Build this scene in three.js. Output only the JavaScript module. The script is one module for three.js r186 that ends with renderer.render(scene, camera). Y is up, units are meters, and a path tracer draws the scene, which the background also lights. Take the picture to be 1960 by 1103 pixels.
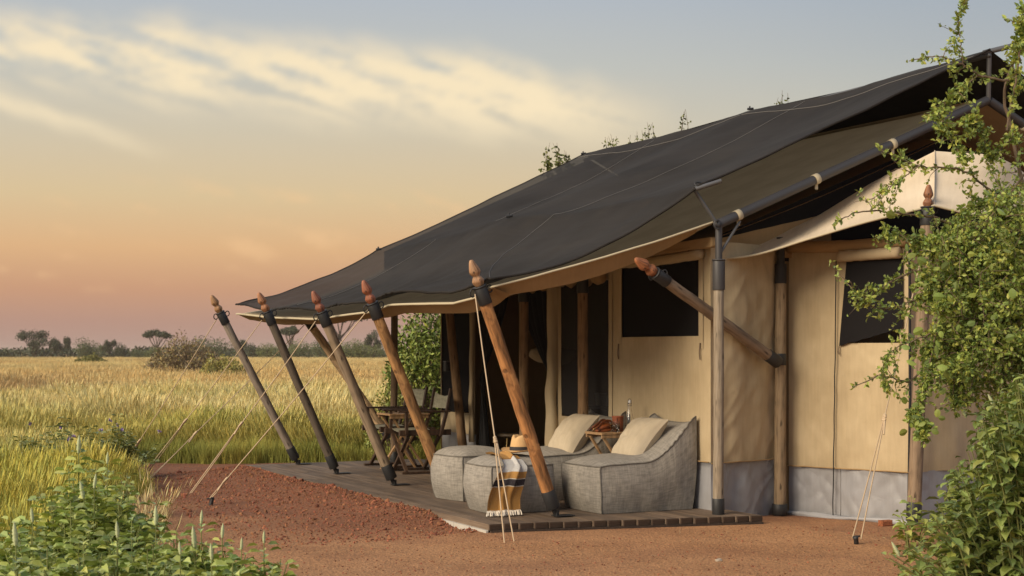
import * as THREE from 'three';
import { mergeGeometries } from 'three/addons/utils/BufferGeometryUtils.js';
import { ImprovedNoise } from 'three/addons/math/ImprovedNoise.js';

// ---------------------------------------------------------------- camera, sky, sun, exposure
const scene = new THREE.Scene();
const EYE = 1.42, FOCAL = 2800;
const camera = new THREE.PerspectiveCamera(2 * Math.atan(675 / FOCAL) * 180 / Math.PI, 16 / 9, 0.1, 6000);
camera.position.set(0, EYE, 0);
camera.setViewOffset(2400, 1350, 220, 0, 1960, 1103);            // lens shifted upwards, verticals stay vertical
camera.focus = 12.2; camera.userData.fStop = 4;
const renderer = new THREE.WebGLRenderer();
renderer.toneMapping = THREE.LinearToneMapping;
renderer.toneMappingExposure = 1.1;
renderer.shadowMap.enabled = true;
const SKY_GAIN = 0.97;
const sun = new THREE.DirectionalLight(new THREE.Color(1.0, 0.83, 0.60), 4.0);
sun.position.set(-34, 26, 14); sun.target.position.set(0, 0, -13);
sun.castShadow = true; sun.shadow.radius = 72;
Object.assign(sun.shadow.camera, { left: -20, right: 20, top: 20, bottom: -20, near: 1, far: 120 });
sun.shadow.mapSize.set(2048, 2048);
scene.add(sun, sun.target);

// ---------------------------------------------------------------- numbers
const clamp = (x, a = 0, b = 1) => Math.min(b, Math.max(a, x)), lerp = (a, b, t) => a + (b - a) * t;
const sstep = (a, b, x) => { const t = clamp((x - a) / (b - a)); return t * t * (3 - 2 * t); };
function rng(seed) { let s = seed >>> 0; return () => { s = (s + 0x6d2b79f5) | 0; let t = Math.imul(s ^ (s >>> 15), 1 | s); t = (t + Math.imul(t ^ (t >>> 7), 61 | t)) ^ t; return ((t ^ (t >>> 14)) >>> 0) / 4294967296; }; }
const perlin = new ImprovedNoise(), noise = (x, y, z = 0) => perlin.noise(x, y, z);
const fbm = (x, y, z = 0, o = 4) => { let s = 0, a = 0.5; for (let i = 0; i < o; i++) { s += a * noise(x, y, z + i * 7.3); x *= 2.03; y *= 2.03; a *= 0.5; } return s; };
const V = (x, y, z) => new THREE.Vector3(x, y, z);
const C = (r, g, b) => new THREE.Color().setRGB(r, g, b);
function curveAt(list, x) {                                      // piecewise linear [[x, y...], ...]
  if (x <= list[0][0]) return list[0].slice(1);
  for (let i = 1; i < list.length; i++) if (x <= list[i][0]) { const t = (x - list[i - 1][0]) / (list[i][0] - list[i - 1][0]); return list[i].slice(1).map((v, k) => lerp(list[i - 1][k + 1], v, t)); }
  return list[list.length - 1].slice(1);
}
// the tent stands turned in the plain: a runs along its ridge (away), b across it (to the right), y up
const TURN = Math.atan(0.5), ORIGIN = V(-0.18, 0, -11.23);
const T = (a, b, y) => V(ORIGIN.x - 0.4472136 * a + 0.8944272 * b, y, ORIGIN.z - 0.8944272 * a - 0.4472136 * b);
const L = (a, b, y) => V(b, y, -a);                              // the same in the axes of a group turned by TURN
const spot = (px, py, d) => V((px - 980) / FOCAL * d, EYE - (py - 675) / FOCAL * d, -d);   // a place d metres down the view

// ---------------------------------------------------------------- sky (an evening sky, high thin clouds)
{
  const W = 2048, H = 1024, data = new Float32Array(W * H * 4);
  const s2l = (c) => Math.pow(c / 255, 2.2);
  const grad = [[-90, 172, 138, 128], [0, 170, 140, 131], [1.2, 178, 140, 124], [2.4, 196, 149, 118], [4, 216, 173, 128], [6, 212, 188, 148], [8.5, 202, 191, 168], [11, 188, 189, 182], [13.5, 174, 181, 188], [25, 164, 175, 188], [50, 148, 164, 186], [90, 136, 155, 182]].map((g) => [g[0], ...g.slice(1).map(s2l)]);
  const right = [[-90, 165, 148, 148], [0, 165, 148, 148], [3, 196, 172, 150], [6, 200, 190, 170], [9, 182, 184, 176], [11.5, 164, 171, 176], [13.5, 155, 166, 177], [25, 154, 167, 184], [50, 146, 162, 186], [90, 136, 155, 182]].map((g) => [g[0], ...g.slice(1).map(s2l)]);
  const cream = [246, 226, 188].map(s2l), peach = [240, 196, 146].map(s2l);
  for (let r = 0; r < H; r++) {
    const el = ((r + 0.5) / H - 0.5) * 180;
    const A = curveAt(grad, el), B = curveAt(right, el);
    for (let c = 0; c < W; c++) {
      const ang = ((c + 0.5) / W - 0.5) * 2 * Math.PI, x = Math.cos(ang), z = Math.sin(ang);
      let az = Math.atan2(x, -z) * 180 / Math.PI;
      const k = 0.5 - 0.5 * Math.cos((az + 12) / 180 * Math.PI * 1.0), side = sstep(0.0, 0.08, k);
      let col = [0, 1, 2].map((i) => lerp(A[i], B[i], side * 0.9));
      if (el > -1) {
        // streaks that run down towards the right, in two bands
        const ca = Math.cos(az * Math.PI / 180 * 1), q = az + 6.0 * noise(az * 0.11, el * 0.3, 4.2);
        const top = 12.9 - 0.02 * (az + 19) - 0.0065 * Math.pow(Math.max(0, az + 12), 2) + 0.7 * noise(az * 0.25, 3.1, 1) + 0.3 * noise(az * 0.8, 1.1, 2);
        const bot = 9.9 - 0.085 * (az + 19) + 0.9 * noise(az * 0.2, 9.1, 1);
        const s1 = fbm((az * 0.10 + el * 0.16), (el * 0.95 + az * 0.26) * 0.55, 2.7, 5), s2 = fbm(az * 0.35 + 4, (el * 1.0 + az * 0.28) * 1.5, 8.1, 4);
        const wide = az > -40 && az < 40 ? sstep(7.5, 0.5, az) : clamp(0.5 + 1.2 * noise(ca * 2, Math.sin(az * Math.PI / 180) * 2, 5.5));
        let m = sstep(top + 0.3, top - 1.6, el) * sstep(bot - 0.8, bot + 1.5, el);
        const wp = 0.7 * fbm(az * 0.16, el * 0.5, 3.9, 3), s3 = fbm(az * 0.55 + el * 0.4 + 2 + wp * 3, (el + az * 0.25 + wp) * 2.6, 6.1, 5); m *= clamp(0.70 + 1.4 * s1 + 1.5 * s2 + 1.2 * s3) * wide;
        const low = sstep(0.4, 0.0, Math.abs(el - (9.3 - 0.28 * (az + 19.5) - 0.25 * noise(az * .6, 2, 2))) / 1.4) * sstep(-12.5, -17, az) * (az > -60 ? 1 : 0) * clamp(0.85 + s2);
        const wisp = sstep(0.10, 0.42, s2 + 0.25 * s1) * sstep(2.2, 4.2, el) * sstep(7.2, 5.5, el) * 0.4 * sstep(9, -2, Math.abs(az + 10) - 6);
        const bars = sstep(0.3, 0.5, fbm(az * 0.5, el * 4.5, 3.3, 3) + 0.12) * sstep(2.2, 2.6, el) * sstep(3.7, 3.2, el) * sstep(-11, -15, az) * (az > -40 ? 0.5 : 0);
        const cl = clamp(m * 1.12 + low * 0.8), pk = clamp(wisp + bars);
        for (let i = 0; i < 3; i++) { col[i] = lerp(col[i], cream[i], cl * 0.9); col[i] = lerp(col[i], peach[i], pk); }
      }
      for (let i = 0; i < 3; i++) data[(r * W + c) * 4 + i] = col[i] * SKY_GAIN;
      data[(r * W + c) * 4 + 3] = 1;
    }
  }
  const t = new THREE.DataTexture(data, W, H, THREE.RGBAFormat, THREE.FloatType);
  t.mapping = THREE.EquirectangularReflectionMapping; t.magFilter = THREE.LinearFilter; t.minFilter = THREE.LinearFilter; t.needsUpdate = true;
  scene.background = t; scene.environment = t;
}

// ---------------------------------------------------------------- textures: grain and wear only
function tex(size, fn, srgb = false) {
  const d = new Uint8Array(size * size * 4);
  for (let j = 0; j < size; j++) for (let i = 0; i < size; i++) { const c = fn(i / size, j / size), o = (j * size + i) * 4; for (let k = 0; k < 3; k++) d[o + k] = clamp(c[k] ?? c[0]) * 255; d[o + 3] = 255; }
  const t = new THREE.DataTexture(d, size, size); t.wrapS = t.wrapT = THREE.RepeatWrapping; t.magFilter = THREE.LinearFilter; t.minFilter = THREE.LinearMipmapLinearFilter; t.generateMipmaps = true;
  if (srgb) t.colorSpace = THREE.SRGBColorSpace; t.needsUpdate = true; return t;
}
// tileable noise from a ring lattice
const tables = new Map();
function tile(u, v, nx, ny, seed) {
  const key = (nx * 2048 + ny) * 256 + seed; let tb = tables.get(key);
  if (!tb) { const r = rng(seed * 977 + nx * 31 + ny); tb = Float32Array.from({ length: nx * ny }, r); tables.set(key, tb); }
  const x = ((u % 1) + 1) % 1 * nx, y = ((v % 1) + 1) % 1 * ny, i = Math.floor(x) % nx, j = Math.floor(y) % ny, fx = x - Math.floor(x), fy = y - Math.floor(y), sx = fx * fx * (3 - 2 * fx), sy = fy * fy * (3 - 2 * fy);
  const i2 = (i + 1) % nx, j2 = (j + 1) % ny;
  return lerp(lerp(tb[j * nx + i], tb[j * nx + i2], sx), lerp(tb[j2 * nx + i], tb[j2 * nx + i2], sx), sy);
}
const tfbm = (u, v, nx, ny, seed, o = 4) => { let s = 0, a = 0.5, n = 0; for (let k = 0; k < o; k++) { s += a * tile(u, v, nx << k, ny << k, seed + k); n += a; a *= 0.5; } return s / n; };
const G = (t, sx, sy) => { const c = t.clone(); c.repeat.set(sx, sy); c.needsUpdate = true; return c; };

const canvasMap = tex(512, (u, v) => { const b = tfbm(u, v, 3, 3, 1, 5), s = tfbm(u, v, 40, 4, 9, 2), w = tile(u, v, 256, 256, 5); const k = 0.84 + 0.28 * (b - 0.5) + 0.10 * (s - 0.5) + 0.06 * (w - 0.5); return [k, k - 0.012 + 0.04 * (b - .5), k - 0.04 + 0.10 * (b - 0.5)]; });
const weaveBump = tex(512, (u, v) => { const a = Math.sin(u * Math.PI * 2 * 128), b = Math.sin(v * Math.PI * 2 * 128); return [0.5 + 0.18 * a * b + 0.28 * (tfbm(u, v, 64, 64, 3, 2) - 0.5)]; });
const crumple = tex(512, (u, v) => { const d = 0.08 * (tfbm(u, v, 4, 4, 61, 3) - .5); const r = Math.abs(tfbm(u + d, v - d, 5, 5, 62, 3) - 0.5) * 2, q = Math.abs(tfbm(u - d, v + d, 9, 7, 66, 3) - 0.5) * 2; return [0.65 * Math.pow(r, 0.7) + 0.35 * Math.pow(q, 0.7)]; });
const linenMap = tex(512, (u, v) => { const h = tfbm(u, v, 8, 50, 11, 2), w = tfbm(u, v, 50, 8, 12, 2), b = tfbm(u, v, 4, 4, 13, 4), f = tile(u, v, 128, 128, 15); const k = 0.78 + 0.36 * (h - 0.5) + 0.30 * (w - 0.5) + 0.05 * (b - 0.5) + 0.12 * (f - 0.5); return [k, k * 0.985, k * 0.95]; });
const woodMap = tex(512, (u, v) => { const g = tfbm(u, v, 48, 4, 21, 3), p = tfbm(u, v, 6, 3, 22, 4), crack = sstep(0.25, 0.17, tfbm(u, v, 36, 3, 24, 3)); const kn = sstep(0.9, 0.97, tile(u, v, 9, 6, 28)); const k = 0.8 + 0.95 * (g - 0.5) + 0.9 * (p - 0.5) - 0.6 * crack - 0.5 * kn; return [k, k * (0.985 - .05 * (p - .5)), k * (0.96 - .12 * (p - .5))]; });
const woodBump = tex(512, (u, v) => [0.7 + 0.4 * (tfbm(u, v, 48, 4, 21, 3) - 0.5) - 0.6 * sstep(0.25, 0.17, tfbm(u, v, 36, 3, 24, 3)) + 0.3 * (tfbm(u, v, 10, 6, 27, 3) - .5)]);
const barkMap = tex(512, (u, v) => { const d = 0.05 * (tfbm(u, v, 6, 6, 31, 3) - .5); const p = tfbm(u + d, v, 9, 4, 32, 4), g = tfbm(u + d, v, 40, 5, 33, 3), peel = sstep(0.57, 0.63, tfbm(u + d, v + d, 7, 5, 36, 4)), kn = sstep(0.86, 0.95, tile(u + d, v + d, 9, 9, 38)); let k = 0.62 + 0.9 * (g - 0.5) + 0.9 * (p - 0.5) - 0.5 * kn; return [k + 0.26 * peel, k * 0.9 + 0.25 * peel, k * 0.78 + 0.24 * peel]; });
const deckMap = tex(512, (u, v) => { const g = tfbm(u, v, 3, 64, 41, 3), p = tfbm(u, v, 4, 6, 42, 5), st = sstep(0.55, 0.75, tfbm(u, v, 3, 5, 44, 4)); const k = 0.72 + 0.5 * (g - 0.5) + 0.55 * (p - 0.5); return [k - 0.05 * st + 0.05, k * 0.96 - 0.06 * st, k * 0.9 - 0.1 * st]; });
const deckBump = tex(512, (u, v) => [0.6 + 0.5 * (tfbm(u, v, 3, 64, 41, 3) - 0.5) + 0.2 * (tfbm(u, v, 12, 20, 47, 3) - .5)]);
const flyMap = tex(512, (u, v) => { const b = tfbm(u, v, 3, 3, 51, 5), w = tile(u, v, 256, 256, 53), s = tfbm(u, v, 2, 36, 55, 3); const k = 0.72 + 0.5 * (b - 0.5) + 0.2 * (w - 0.5) + 0.2 * (s - 0.5), d = sstep(0.56, 0.7, tfbm(u, v, 4, 5, 58, 5)); return [k + 0.10 * d, k + 0.085 * d, k + 0.06 * d]; });
const dirtMap = tex(1024, (u, v) => { const b = tfbm(u, v, 5, 5, 71, 6), f = tfbm(u, v, 128, 128, 73, 3), s = sstep(0.74, 0.86, tile(u, v, 256, 256, 77)), dk = sstep(0.28, 0.18, tile(u, v, 200, 200, 78)); const k = 0.72 + 0.3 * (b - 0.5) + 0.7 * (f - 0.5) + 0.14 * s - 0.25 * dk; return [k, k * (0.98 + 0.1 * (b - .5)), k * (0.95 + 0.2 * (b - .5))]; });
const dirtBump = tex(1024, (u, v) => [0.5 + 0.8 * (tfbm(u, v, 128, 128, 73, 3) - 0.5) + 0.25 * sstep(0.74, 0.86, tile(u, v, 256, 256, 77))]);
const leafMap = tex(128, (u, v) => { const k = 0.86 + 0.25 * (tfbm(u, v, 6, 6, 81, 3) - 0.5); return [k, k, k]; });

const std = (o) => new THREE.MeshStandardMaterial({ side: THREE.DoubleSide, roughness: 0.9, ...o });
const phys = (o) => new THREE.MeshPhysicalMaterial({ side: THREE.DoubleSide, roughness: 0.9, ...o });
const M = {
  canvas: std({ color: C(0.58, 0.465, 0.30), map: canvasMap, bumpMap: weaveBump, bumpScale: 0.0006 }),
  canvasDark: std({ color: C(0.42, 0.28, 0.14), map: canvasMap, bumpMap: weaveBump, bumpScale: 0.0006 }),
  innerFly: std({ color: C(0.64, 0.53, 0.36), map: canvasMap, bumpMap: weaveBump, bumpScale: 0.0006 }),
  cream: std({ color: C(0.74, 0.62, 0.47), map: canvasMap, bumpMap: weaveBump, bumpScale: 0.0006 }),
  skirt: std({ color: C(0.36, 0.365, 0.40), map: canvasMap, bumpMap: G(crumple, 0.4, 0.4), bumpScale: 0.008, roughness: 0.45 }),
  fly: phys({ color: C(0.037, 0.033, 0.031), map: flyMap, bumpMap: weaveBump, bumpScale: 0.001, roughness: 0.9, specularIntensity: 0.35, transparent: true, opacity: 0.925 }),
  flyBack: std({ color: C(0.037, 0.033, 0.031), map: flyMap, roughness: 0.95 }),
  mesh: phys({ color: C(0.013, 0.012, 0.013), bumpMap: weaveBump, bumpScale: 0.001, roughness: 0.9, specularIntensity: 0.25 }),
  meshThin: std({ color: C(0.014, 0.013, 0.014), bumpMap: weaveBump, bumpScale: 0.001, roughness: 0.85, transparent: true, opacity: 0.82 }),
  drape: std({ color: C(0.018, 0.018, 0.02), bumpMap: weaveBump, bumpScale: 0.001, roughness: 0.95 }),
  hem: std({ color: C(0.5, 0.43, 0.3), roughness: 0.9 }),
  thread: std({ color: C(0.2, 0.19, 0.18), roughness: 0.9 }),
  pipe: std({ color: C(0.052, 0.05, 0.054), roughness: 0.5, bumpMap: woodBump, bumpScale: 0.0005 }),
  iron: std({ color: C(0.022, 0.022, 0.024), roughness: 0.55, bumpMap: woodBump, bumpScale: 0.0008 }),
  steel: std({ color: C(0.13, 0.13, 0.135), roughness: 0.5, metalness: 0.4 }),
  rope: std({ color: C(0.56, 0.43, 0.29), roughness: 0.95 }),
  linen: std({ color: C(0.36, 0.335, 0.305), map: linenMap, bumpMap: linenMap, bumpScale: 0.0002, roughness: 0.95 }),
  linenPiping: std({ color: C(0.2, 0.185, 0.165), map: linenMap, roughness: 0.95 }),
  pillow: std({ color: C(0.62, 0.53, 0.40), map: canvasMap, bumpMap: weaveBump, bumpScale: 0.0008, roughness: 0.95 }),
  chairWood: std({ color: C(0.075, 0.042, 0.026), map: woodMap, roughness: 0.55 }),
  paleWood: std({ color: C(0.5, 0.31, 0.16), map: woodMap, roughness: 0.6 }),
  chairCloth: std({ color: C(0.36, 0.35, 0.27), map: linenMap, roughness: 0.95 }),
  leather: std({ color: C(0.30, 0.085, 0.022), map: barkMap, bumpMap: barkMap, bumpScale: 0.001, roughness: 0.42 }),
  leatherDark: std({ color: C(0.12, 0.03, 0.012), roughness: 0.5 }),
  cup: std({ color: C(0.36, 0.105, 0.045), map: canvasMap, roughness: 0.5 }),
  straw: std({ color: C(0.78, 0.50, 0.24), map: canvasMap, bumpMap: weaveBump, bumpScale: 0.001, roughness: 0.85 }),
  ribbon: std({ color: C(0.03, 0.027, 0.03), roughness: 0.8 }),
  fringe: std({ color: C(0.66, 0.60, 0.52), roughness: 0.95 }),
  glass: phys({ color: C(1, 1, 1), roughness: 0.03, transmission: 1, thickness: 0.004, ior: 1.5 }),
  white: std({ color: C(0.6, 0.57, 0.52), map: canvasMap, roughness: 0.6 }),
  plaster: std({ color: C(0.5, 0.36, 0.24), map: dirtMap, roughness: 0.9 }),
  brass: std({ color: C(0.5, 0.34, 0.14), metalness: 0.8, roughness: 0.4 }),
  leaf: std({ color: C(1, 1, 1), vertexColors: true, roughness: 0.62 }),
  leafThin: phys({ color: C(1, 1, 1), vertexColors: true, roughness: 0.6, transmission: 0.4, thickness: 0 }),
  twig: std({ color: C(0.2, 0.145, 0.1), map: woodMap, roughness: 0.9 }),
  stem: std({ color: C(0.2, 0.22, 0.07), roughness: 0.8 }),
  trunk: std({ color: C(0.10, 0.08, 0.06), roughness: 0.95 }),
};
const wood = (r, g, b, bark = false) => std({ color: C(r, g, b), map: bark ? barkMap : woodMap, bumpMap: bark ? barkMap : woodBump, bumpScale: 0.006, roughness: 0.85 });

// ---------------------------------------------------------------- scene graph helpers
const used = {};
const numbered = (name) => { const n = used[name] = (used[name] ?? -1) + 1; return n ? name + '_' + String(n).padStart(3, '0') : name; };
function tag(o, label, category, group, kind) { if (label) o.userData.label = label; if (category) o.userData.category = category; if (group) o.userData.group = group; if (kind) o.userData.kind = kind; return o; }
function thing(name, label, category, pos, turn = 0, group) { const o = new THREE.Group(); o.name = numbered(name); o.position.copy(pos); o.rotation.y = turn; scene.add(o); return tag(o, label, category, group); }
const tentThing = (name, label, category, a, b, y, group) => thing(name, label, category, T(a, b, y), TURN, group);
function part(name, geo, mat, parent, kind) { const g = Array.isArray(geo) ? merge(geo) : geo; const m = new THREE.Mesh(g, mat); m.name = name; m.castShadow = m.receiveShadow = true; parent.add(m); if (kind) m.userData.kind = kind; return m; }
function merge(list) {
  const fixed = list.map((g) => { let n = g.index ? g.toNonIndexed() : g; for (const k of Object.keys(n.attributes)) if (!['position', 'normal', 'uv'].includes(k)) n.deleteAttribute(k); return n; });
  return fixed.length === 1 ? fixed[0] : mergeGeometries(fixed);
}
// ---------------------------------------------------------------- geometry helpers
// a sheet: fn(u, v) -> Vector3 over given parameter lists; uv in metres / scale
function sheet(us, vs, fn, uvScale = 1, skip) {
  const nu = us.length, nv = vs.length, pos = [], uv = [], idx = [];
  const P = us.map((u) => vs.map((v) => fn(u, v)));
  const mid = nv >> 1, cu = [0]; for (let i = 1; i < nu; i++) cu.push(cu[i - 1] + P[i][mid].distanceTo(P[i - 1][mid]));
  const midu = nu >> 1, cv = [0]; for (let j = 1; j < nv; j++) cv.push(cv[j - 1] + P[midu][j].distanceTo(P[midu][j - 1]));
  for (let i = 0; i < nu; i++) for (let j = 0; j < nv; j++) { const p = P[i][j]; pos.push(p.x, p.y, p.z); uv.push(cu[i] / uvScale, cv[j] / uvScale); }
  for (let i = 0; i + 1 < nu; i++) for (let j = 0; j + 1 < nv; j++) {
    if (skip && skip((us[i] + us[i + 1]) / 2, (vs[j] + vs[j + 1]) / 2)) continue;
    const a = i * nv + j, b = a + nv; idx.push(a, b, a + 1, b, b + 1, a + 1);
  }
  const g = new THREE.BufferGeometry(); g.setAttribute('position', new THREE.Float32BufferAttribute(pos, 3)); g.setAttribute('uv', new THREE.Float32BufferAttribute(uv, 2)); g.setIndex(idx); g.computeVertexNormals(); return g;
}
const range = (a, b, n) => Array.from({ length: n + 1 }, (_, i) => a + (b - a) * i / n);
const withStops = (a, b, n, stops) => [...new Set([...range(a, b, n).filter((x) => !stops.some((s) => Math.abs(s - x) < (b - a) / n * 0.35)), ...stops])].sort((p, q) => p - q);
function tube(pts, r, seg = 6, closed = false, uvs = 1) {           // pts: Vector3[], r: number or fn(t)
  const n = pts.length, rf = typeof r === 'number' ? () => r : r, pos = [], uv = [], idx = [];
  let nrm = null, len = 0;
  for (let i = 0; i < n; i++) {
    const t = pts[Math.min(n - 1, i + 1)].clone().sub(pts[Math.max(0, i - 1)]).normalize();
    if (!nrm) { nrm = Math.abs(t.y) < 0.9 ? V(0, 1, 0) : V(1, 0, 0); }
    nrm = nrm.clone().sub(t.clone().multiplyScalar(nrm.dot(t))).normalize();
    const bi = t.clone().cross(nrm); if (i) len += pts[i].distanceTo(pts[i - 1]);
    for (let k = 0; k <= seg; k++) {
      const q = k / seg * Math.PI * 2, rr = typeof r === 'function' && r.length > 1 ? r(i / (n - 1), q) : rf(i / (n - 1));
      pos.push(pts[i].x + (nrm.x * Math.cos(q) + bi.x * Math.sin(q)) * rr, pts[i].y + (nrm.y * Math.cos(q) + bi.y * Math.sin(q)) * rr, pts[i].z + (nrm.z * Math.cos(q) + bi.z * Math.sin(q)) * rr);
      uv.push(k / seg * 2 * Math.PI * Math.max(rr, 0.004) / uvs, len / uvs);
    }
  }
  const row = seg + 1;
  for (let i = 0; i + 1 < n; i++) for (let k = 0; k < seg; k++) { const a = i * row + k, b = a + row; idx.push(a, a + 1, b, b, a + 1, b + 1); }
  for (const [i, f] of [[0, 1], [n - 1, 0]]) { const c = pos.length / 3; pos.push(pts[i].x, pts[i].y, pts[i].z); uv.push(0, 0); for (let k = 0; k < seg; k++) f ? idx.push(c, i * row + k + 1, i * row + k) : idx.push(c, i * row + k, i * row + k + 1); }
  const g = new THREE.BufferGeometry(); g.setAttribute('position', new THREE.Float32BufferAttribute(pos, 3)); g.setAttribute('uv', new THREE.Float32BufferAttribute(uv, 2)); g.setIndex(idx); g.computeVertexNormals(); return g;
}
const bar = (p, q, r, seg = 8) => tube([p, q], r, seg);
function smooth(pts, n) { const c = new THREE.CatmullRomCurve3(pts, false, 'centripetal'); return c.getPoints(n); }
function box(w, h, d, x = 0, y = 0, z = 0, ry = 0) {               // chamfered box centred at x, y, z
  const r = Math.min(w, h, d) * 0.16, sh = new THREE.Shape(); const a = w / 2 - r, b = h / 2 - r;
  sh.moveTo(-a, -b); sh.lineTo(a, -b); sh.lineTo(a, b); sh.lineTo(-a, b); sh.closePath();
  const g = new THREE.ExtrudeGeometry(sh, { depth: d - 2 * r, bevelEnabled: true, bevelThickness: r, bevelSize: r, bevelSegments: 1, steps: 1 });
  g.translate(0, 0, -(d - 2 * r) / 2); if (ry) g.rotateY(ry); g.translate(x, y, z); return g;
}
function beam(p, q, w, h, up = V(0, 1, 0)) {                       // a squared bar from p to q
  const len = p.distanceTo(q), g = box(w, h, len), m = new THREE.Matrix4(), z = q.clone().sub(p).normalize(), x = up.clone().cross(z).normalize(), y = z.clone().cross(x);
  m.makeBasis(x, y, z); m.setPosition(p.clone().add(q).multiplyScalar(0.5)); g.applyMatrix4(m); return g;
}
function lathe(profile, seg = 20, squash) { const g = new THREE.LatheGeometry(profile.map(([r, y]) => new THREE.Vector2(r, y)), seg); if (squash) g.scale(squash[0], 1, squash[1]); return g; }
function along(g, p, q) { g.applyQuaternion(new THREE.Quaternion().setFromUnitVectors(V(0, 1, 0), q.clone().sub(p).normalize())); g.translate(p.x, p.y, p.z); return g; }

// many small leaves in one mesh
class Leaves {
  constructor() { this.p = []; this.c = []; this.n = []; }
  add(at, dir, normal, len, wid, col, fold = 0.18) {
    const s = dir.clone().cross(normal).normalize().multiplyScalar(wid / 2), up = s.clone().cross(dir).normalize().multiplyScalar(-wid * fold);
    const m1 = at.clone().addScaledVector(dir, len * 0.38), m2 = at.clone().addScaledVector(dir, len * 0.72), tip = at.clone().addScaledVector(dir, len).addScaledVector(up, 1.0);
    const l1 = m1.clone().sub(s).sub(up), r1 = m1.clone().add(s).sub(up), l2 = m2.clone().addScaledVector(s, -0.78).sub(up), r2 = m2.clone().addScaledVector(s, 0.78).sub(up);
    const t = (a, b, c) => { this.p.push(a.x, a.y, a.z, b.x, b.y, b.z, c.x, c.y, c.z); for (let i = 0; i < 3; i++) this.c.push(col[0], col[1], col[2]); };
    t(at, l1, m1); t(at, m1, r1); t(l1, l2, m2); t(l1, m2, m1); t(m1, m2, r2); t(m1, r2, r1); t(l2, tip, m2); t(m2, tip, r2);
  }
  quad(at, dir, normal, len, wid, col) {
    const s = dir.clone().cross(normal).normalize().multiplyScalar(wid / 2), m = at.clone().addScaledVector(dir, len * 0.5), e = at.clone().addScaledVector(dir, len), a = m.clone().add(s), b = m.clone().sub(s);
    for (const q of [at, a, e, at, e, b]) { this.p.push(q.x, q.y, q.z); this.c.push(col[0], col[1], col[2]); }
  }
  round(at, dir, normal, len, wid, col) {                          // a round leaf, folded a little along its midrib
    const s = dir.clone().cross(normal).normalize(), up = s.clone().cross(dir).normalize(), pt = (t, k) => at.clone().addScaledVector(dir, len * t).addScaledVector(s, k * wid / 2).addScaledVector(up, -0.16 * wid * Math.abs(k) + 0.1 * len * Math.sin(t * 2.4));
    const out = [[0, 0], [0.1, 0.45], [0.28, 0.85], [0.5, 1], [0.74, 0.85], [0.92, 0.48], [1, 0]], mid = [0, 0.1, 0.28, 0.5, 0.74, 0.92, 1];
    const t = (a, b, c) => { for (const q of [a, b, c]) { this.p.push(q.x, q.y, q.z); this.c.push(col[0], col[1], col[2]); } };
    for (const sd of [1, -1]) for (let i = 0; i < 6; i++) { const a = pt(mid[i], 0), b = pt(mid[i + 1], 0), c = pt(out[i][0], sd * out[i][1]), d = pt(out[i + 1][0], sd * out[i + 1][1]); if (i) t(a, c, d); t(a, d, b); }
  }
  geo(offset) {
    const g = new THREE.BufferGeometry(); g.setAttribute('position', new THREE.Float32BufferAttribute(this.p, 3)); g.setAttribute('color', new THREE.Float32BufferAttribute(this.c, 3)); g.setAttribute('uv', new THREE.Float32BufferAttribute(new Float32Array(this.p.length / 3 * 2), 2));
    if (offset) g.translate(-offset.x, -offset.y, -offset.z); g.computeVertexNormals(); return g;
  }
}
const rdir = (r) => { const z = r() * 2 - 1, a = r() * 6.2832, s = Math.sqrt(1 - z * z); return V(s * Math.cos(a), z, s * Math.sin(a)); };
const vary = (r, c, k = 0.25) => { const f = 1 + (r() - 0.5) * 2 * k, h = (r() - 0.5) * 0.25; return [c[0] * f * (1 + h), c[1] * f, c[2] * f * (1 - h)]; };

// ================================================================ SETTING
// ---- the plain: one sheet to the horizon, raised along the deck where gravel is heaped
const heap = (a, b) => { // gravel heaped against the deck's long edge
  if (b > 0.05 || a < -0.2 || a > 8) return 0;
  const k = sstep(-1.5, -0.05, b) * sstep(-0.1, 1.2, a) * sstep(7.6, 6.4, a);
  return k * k * (0.088 - 0.02 * sstep(1.3, 0.5, a)) * (0.8 + 0.5 * fbm(a * 0.9, b * 1.5, 1.7, 3) + 0.25);
};
const toAB = (x, z) => { const dx = x - ORIGIN.x, dz = z - ORIGIN.z; return [-0.4472136 * dx - 0.8944272 * dz, 0.8944272 * dx - 0.4472136 * dz]; };
const groundY = (x, z) => { const d = -z, [a, b] = toAB(x, z); const rough = d < 30 ? 0.03 * fbm(x * 0.7, z * 0.7, 3, 3) * sstep(30, 15, d) : 0; const near = b > -0.1 && b < 8 && a > -0.7 && a < 7.2 ? 0 : 1; const front = a < 0.3 ? 0.036 * sstep(-1.7, -0.25, a + 0.207 * clamp(b, 0, 2.3)) * sstep(-0.7, 0.1, b) * sstep(3.0, 2.2, b) : 0; return rough * near * 0.6 + heap(a, b) + front; };
const bareEdge = (d) => -0.27 * d - 0.05 + 0.5 * noise(d * 0.7, 1.3) + 0.12 * noise(d * 4, 7);
const farEdge = (x) => 18.75 + 0.35 * noise(x * 0.8, 2.2) + 0.1 * noise(x * 4, 5);
const isBare = (x, z) => { const d = -z; return d < farEdge(x) && x > bareEdge(d); };
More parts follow.
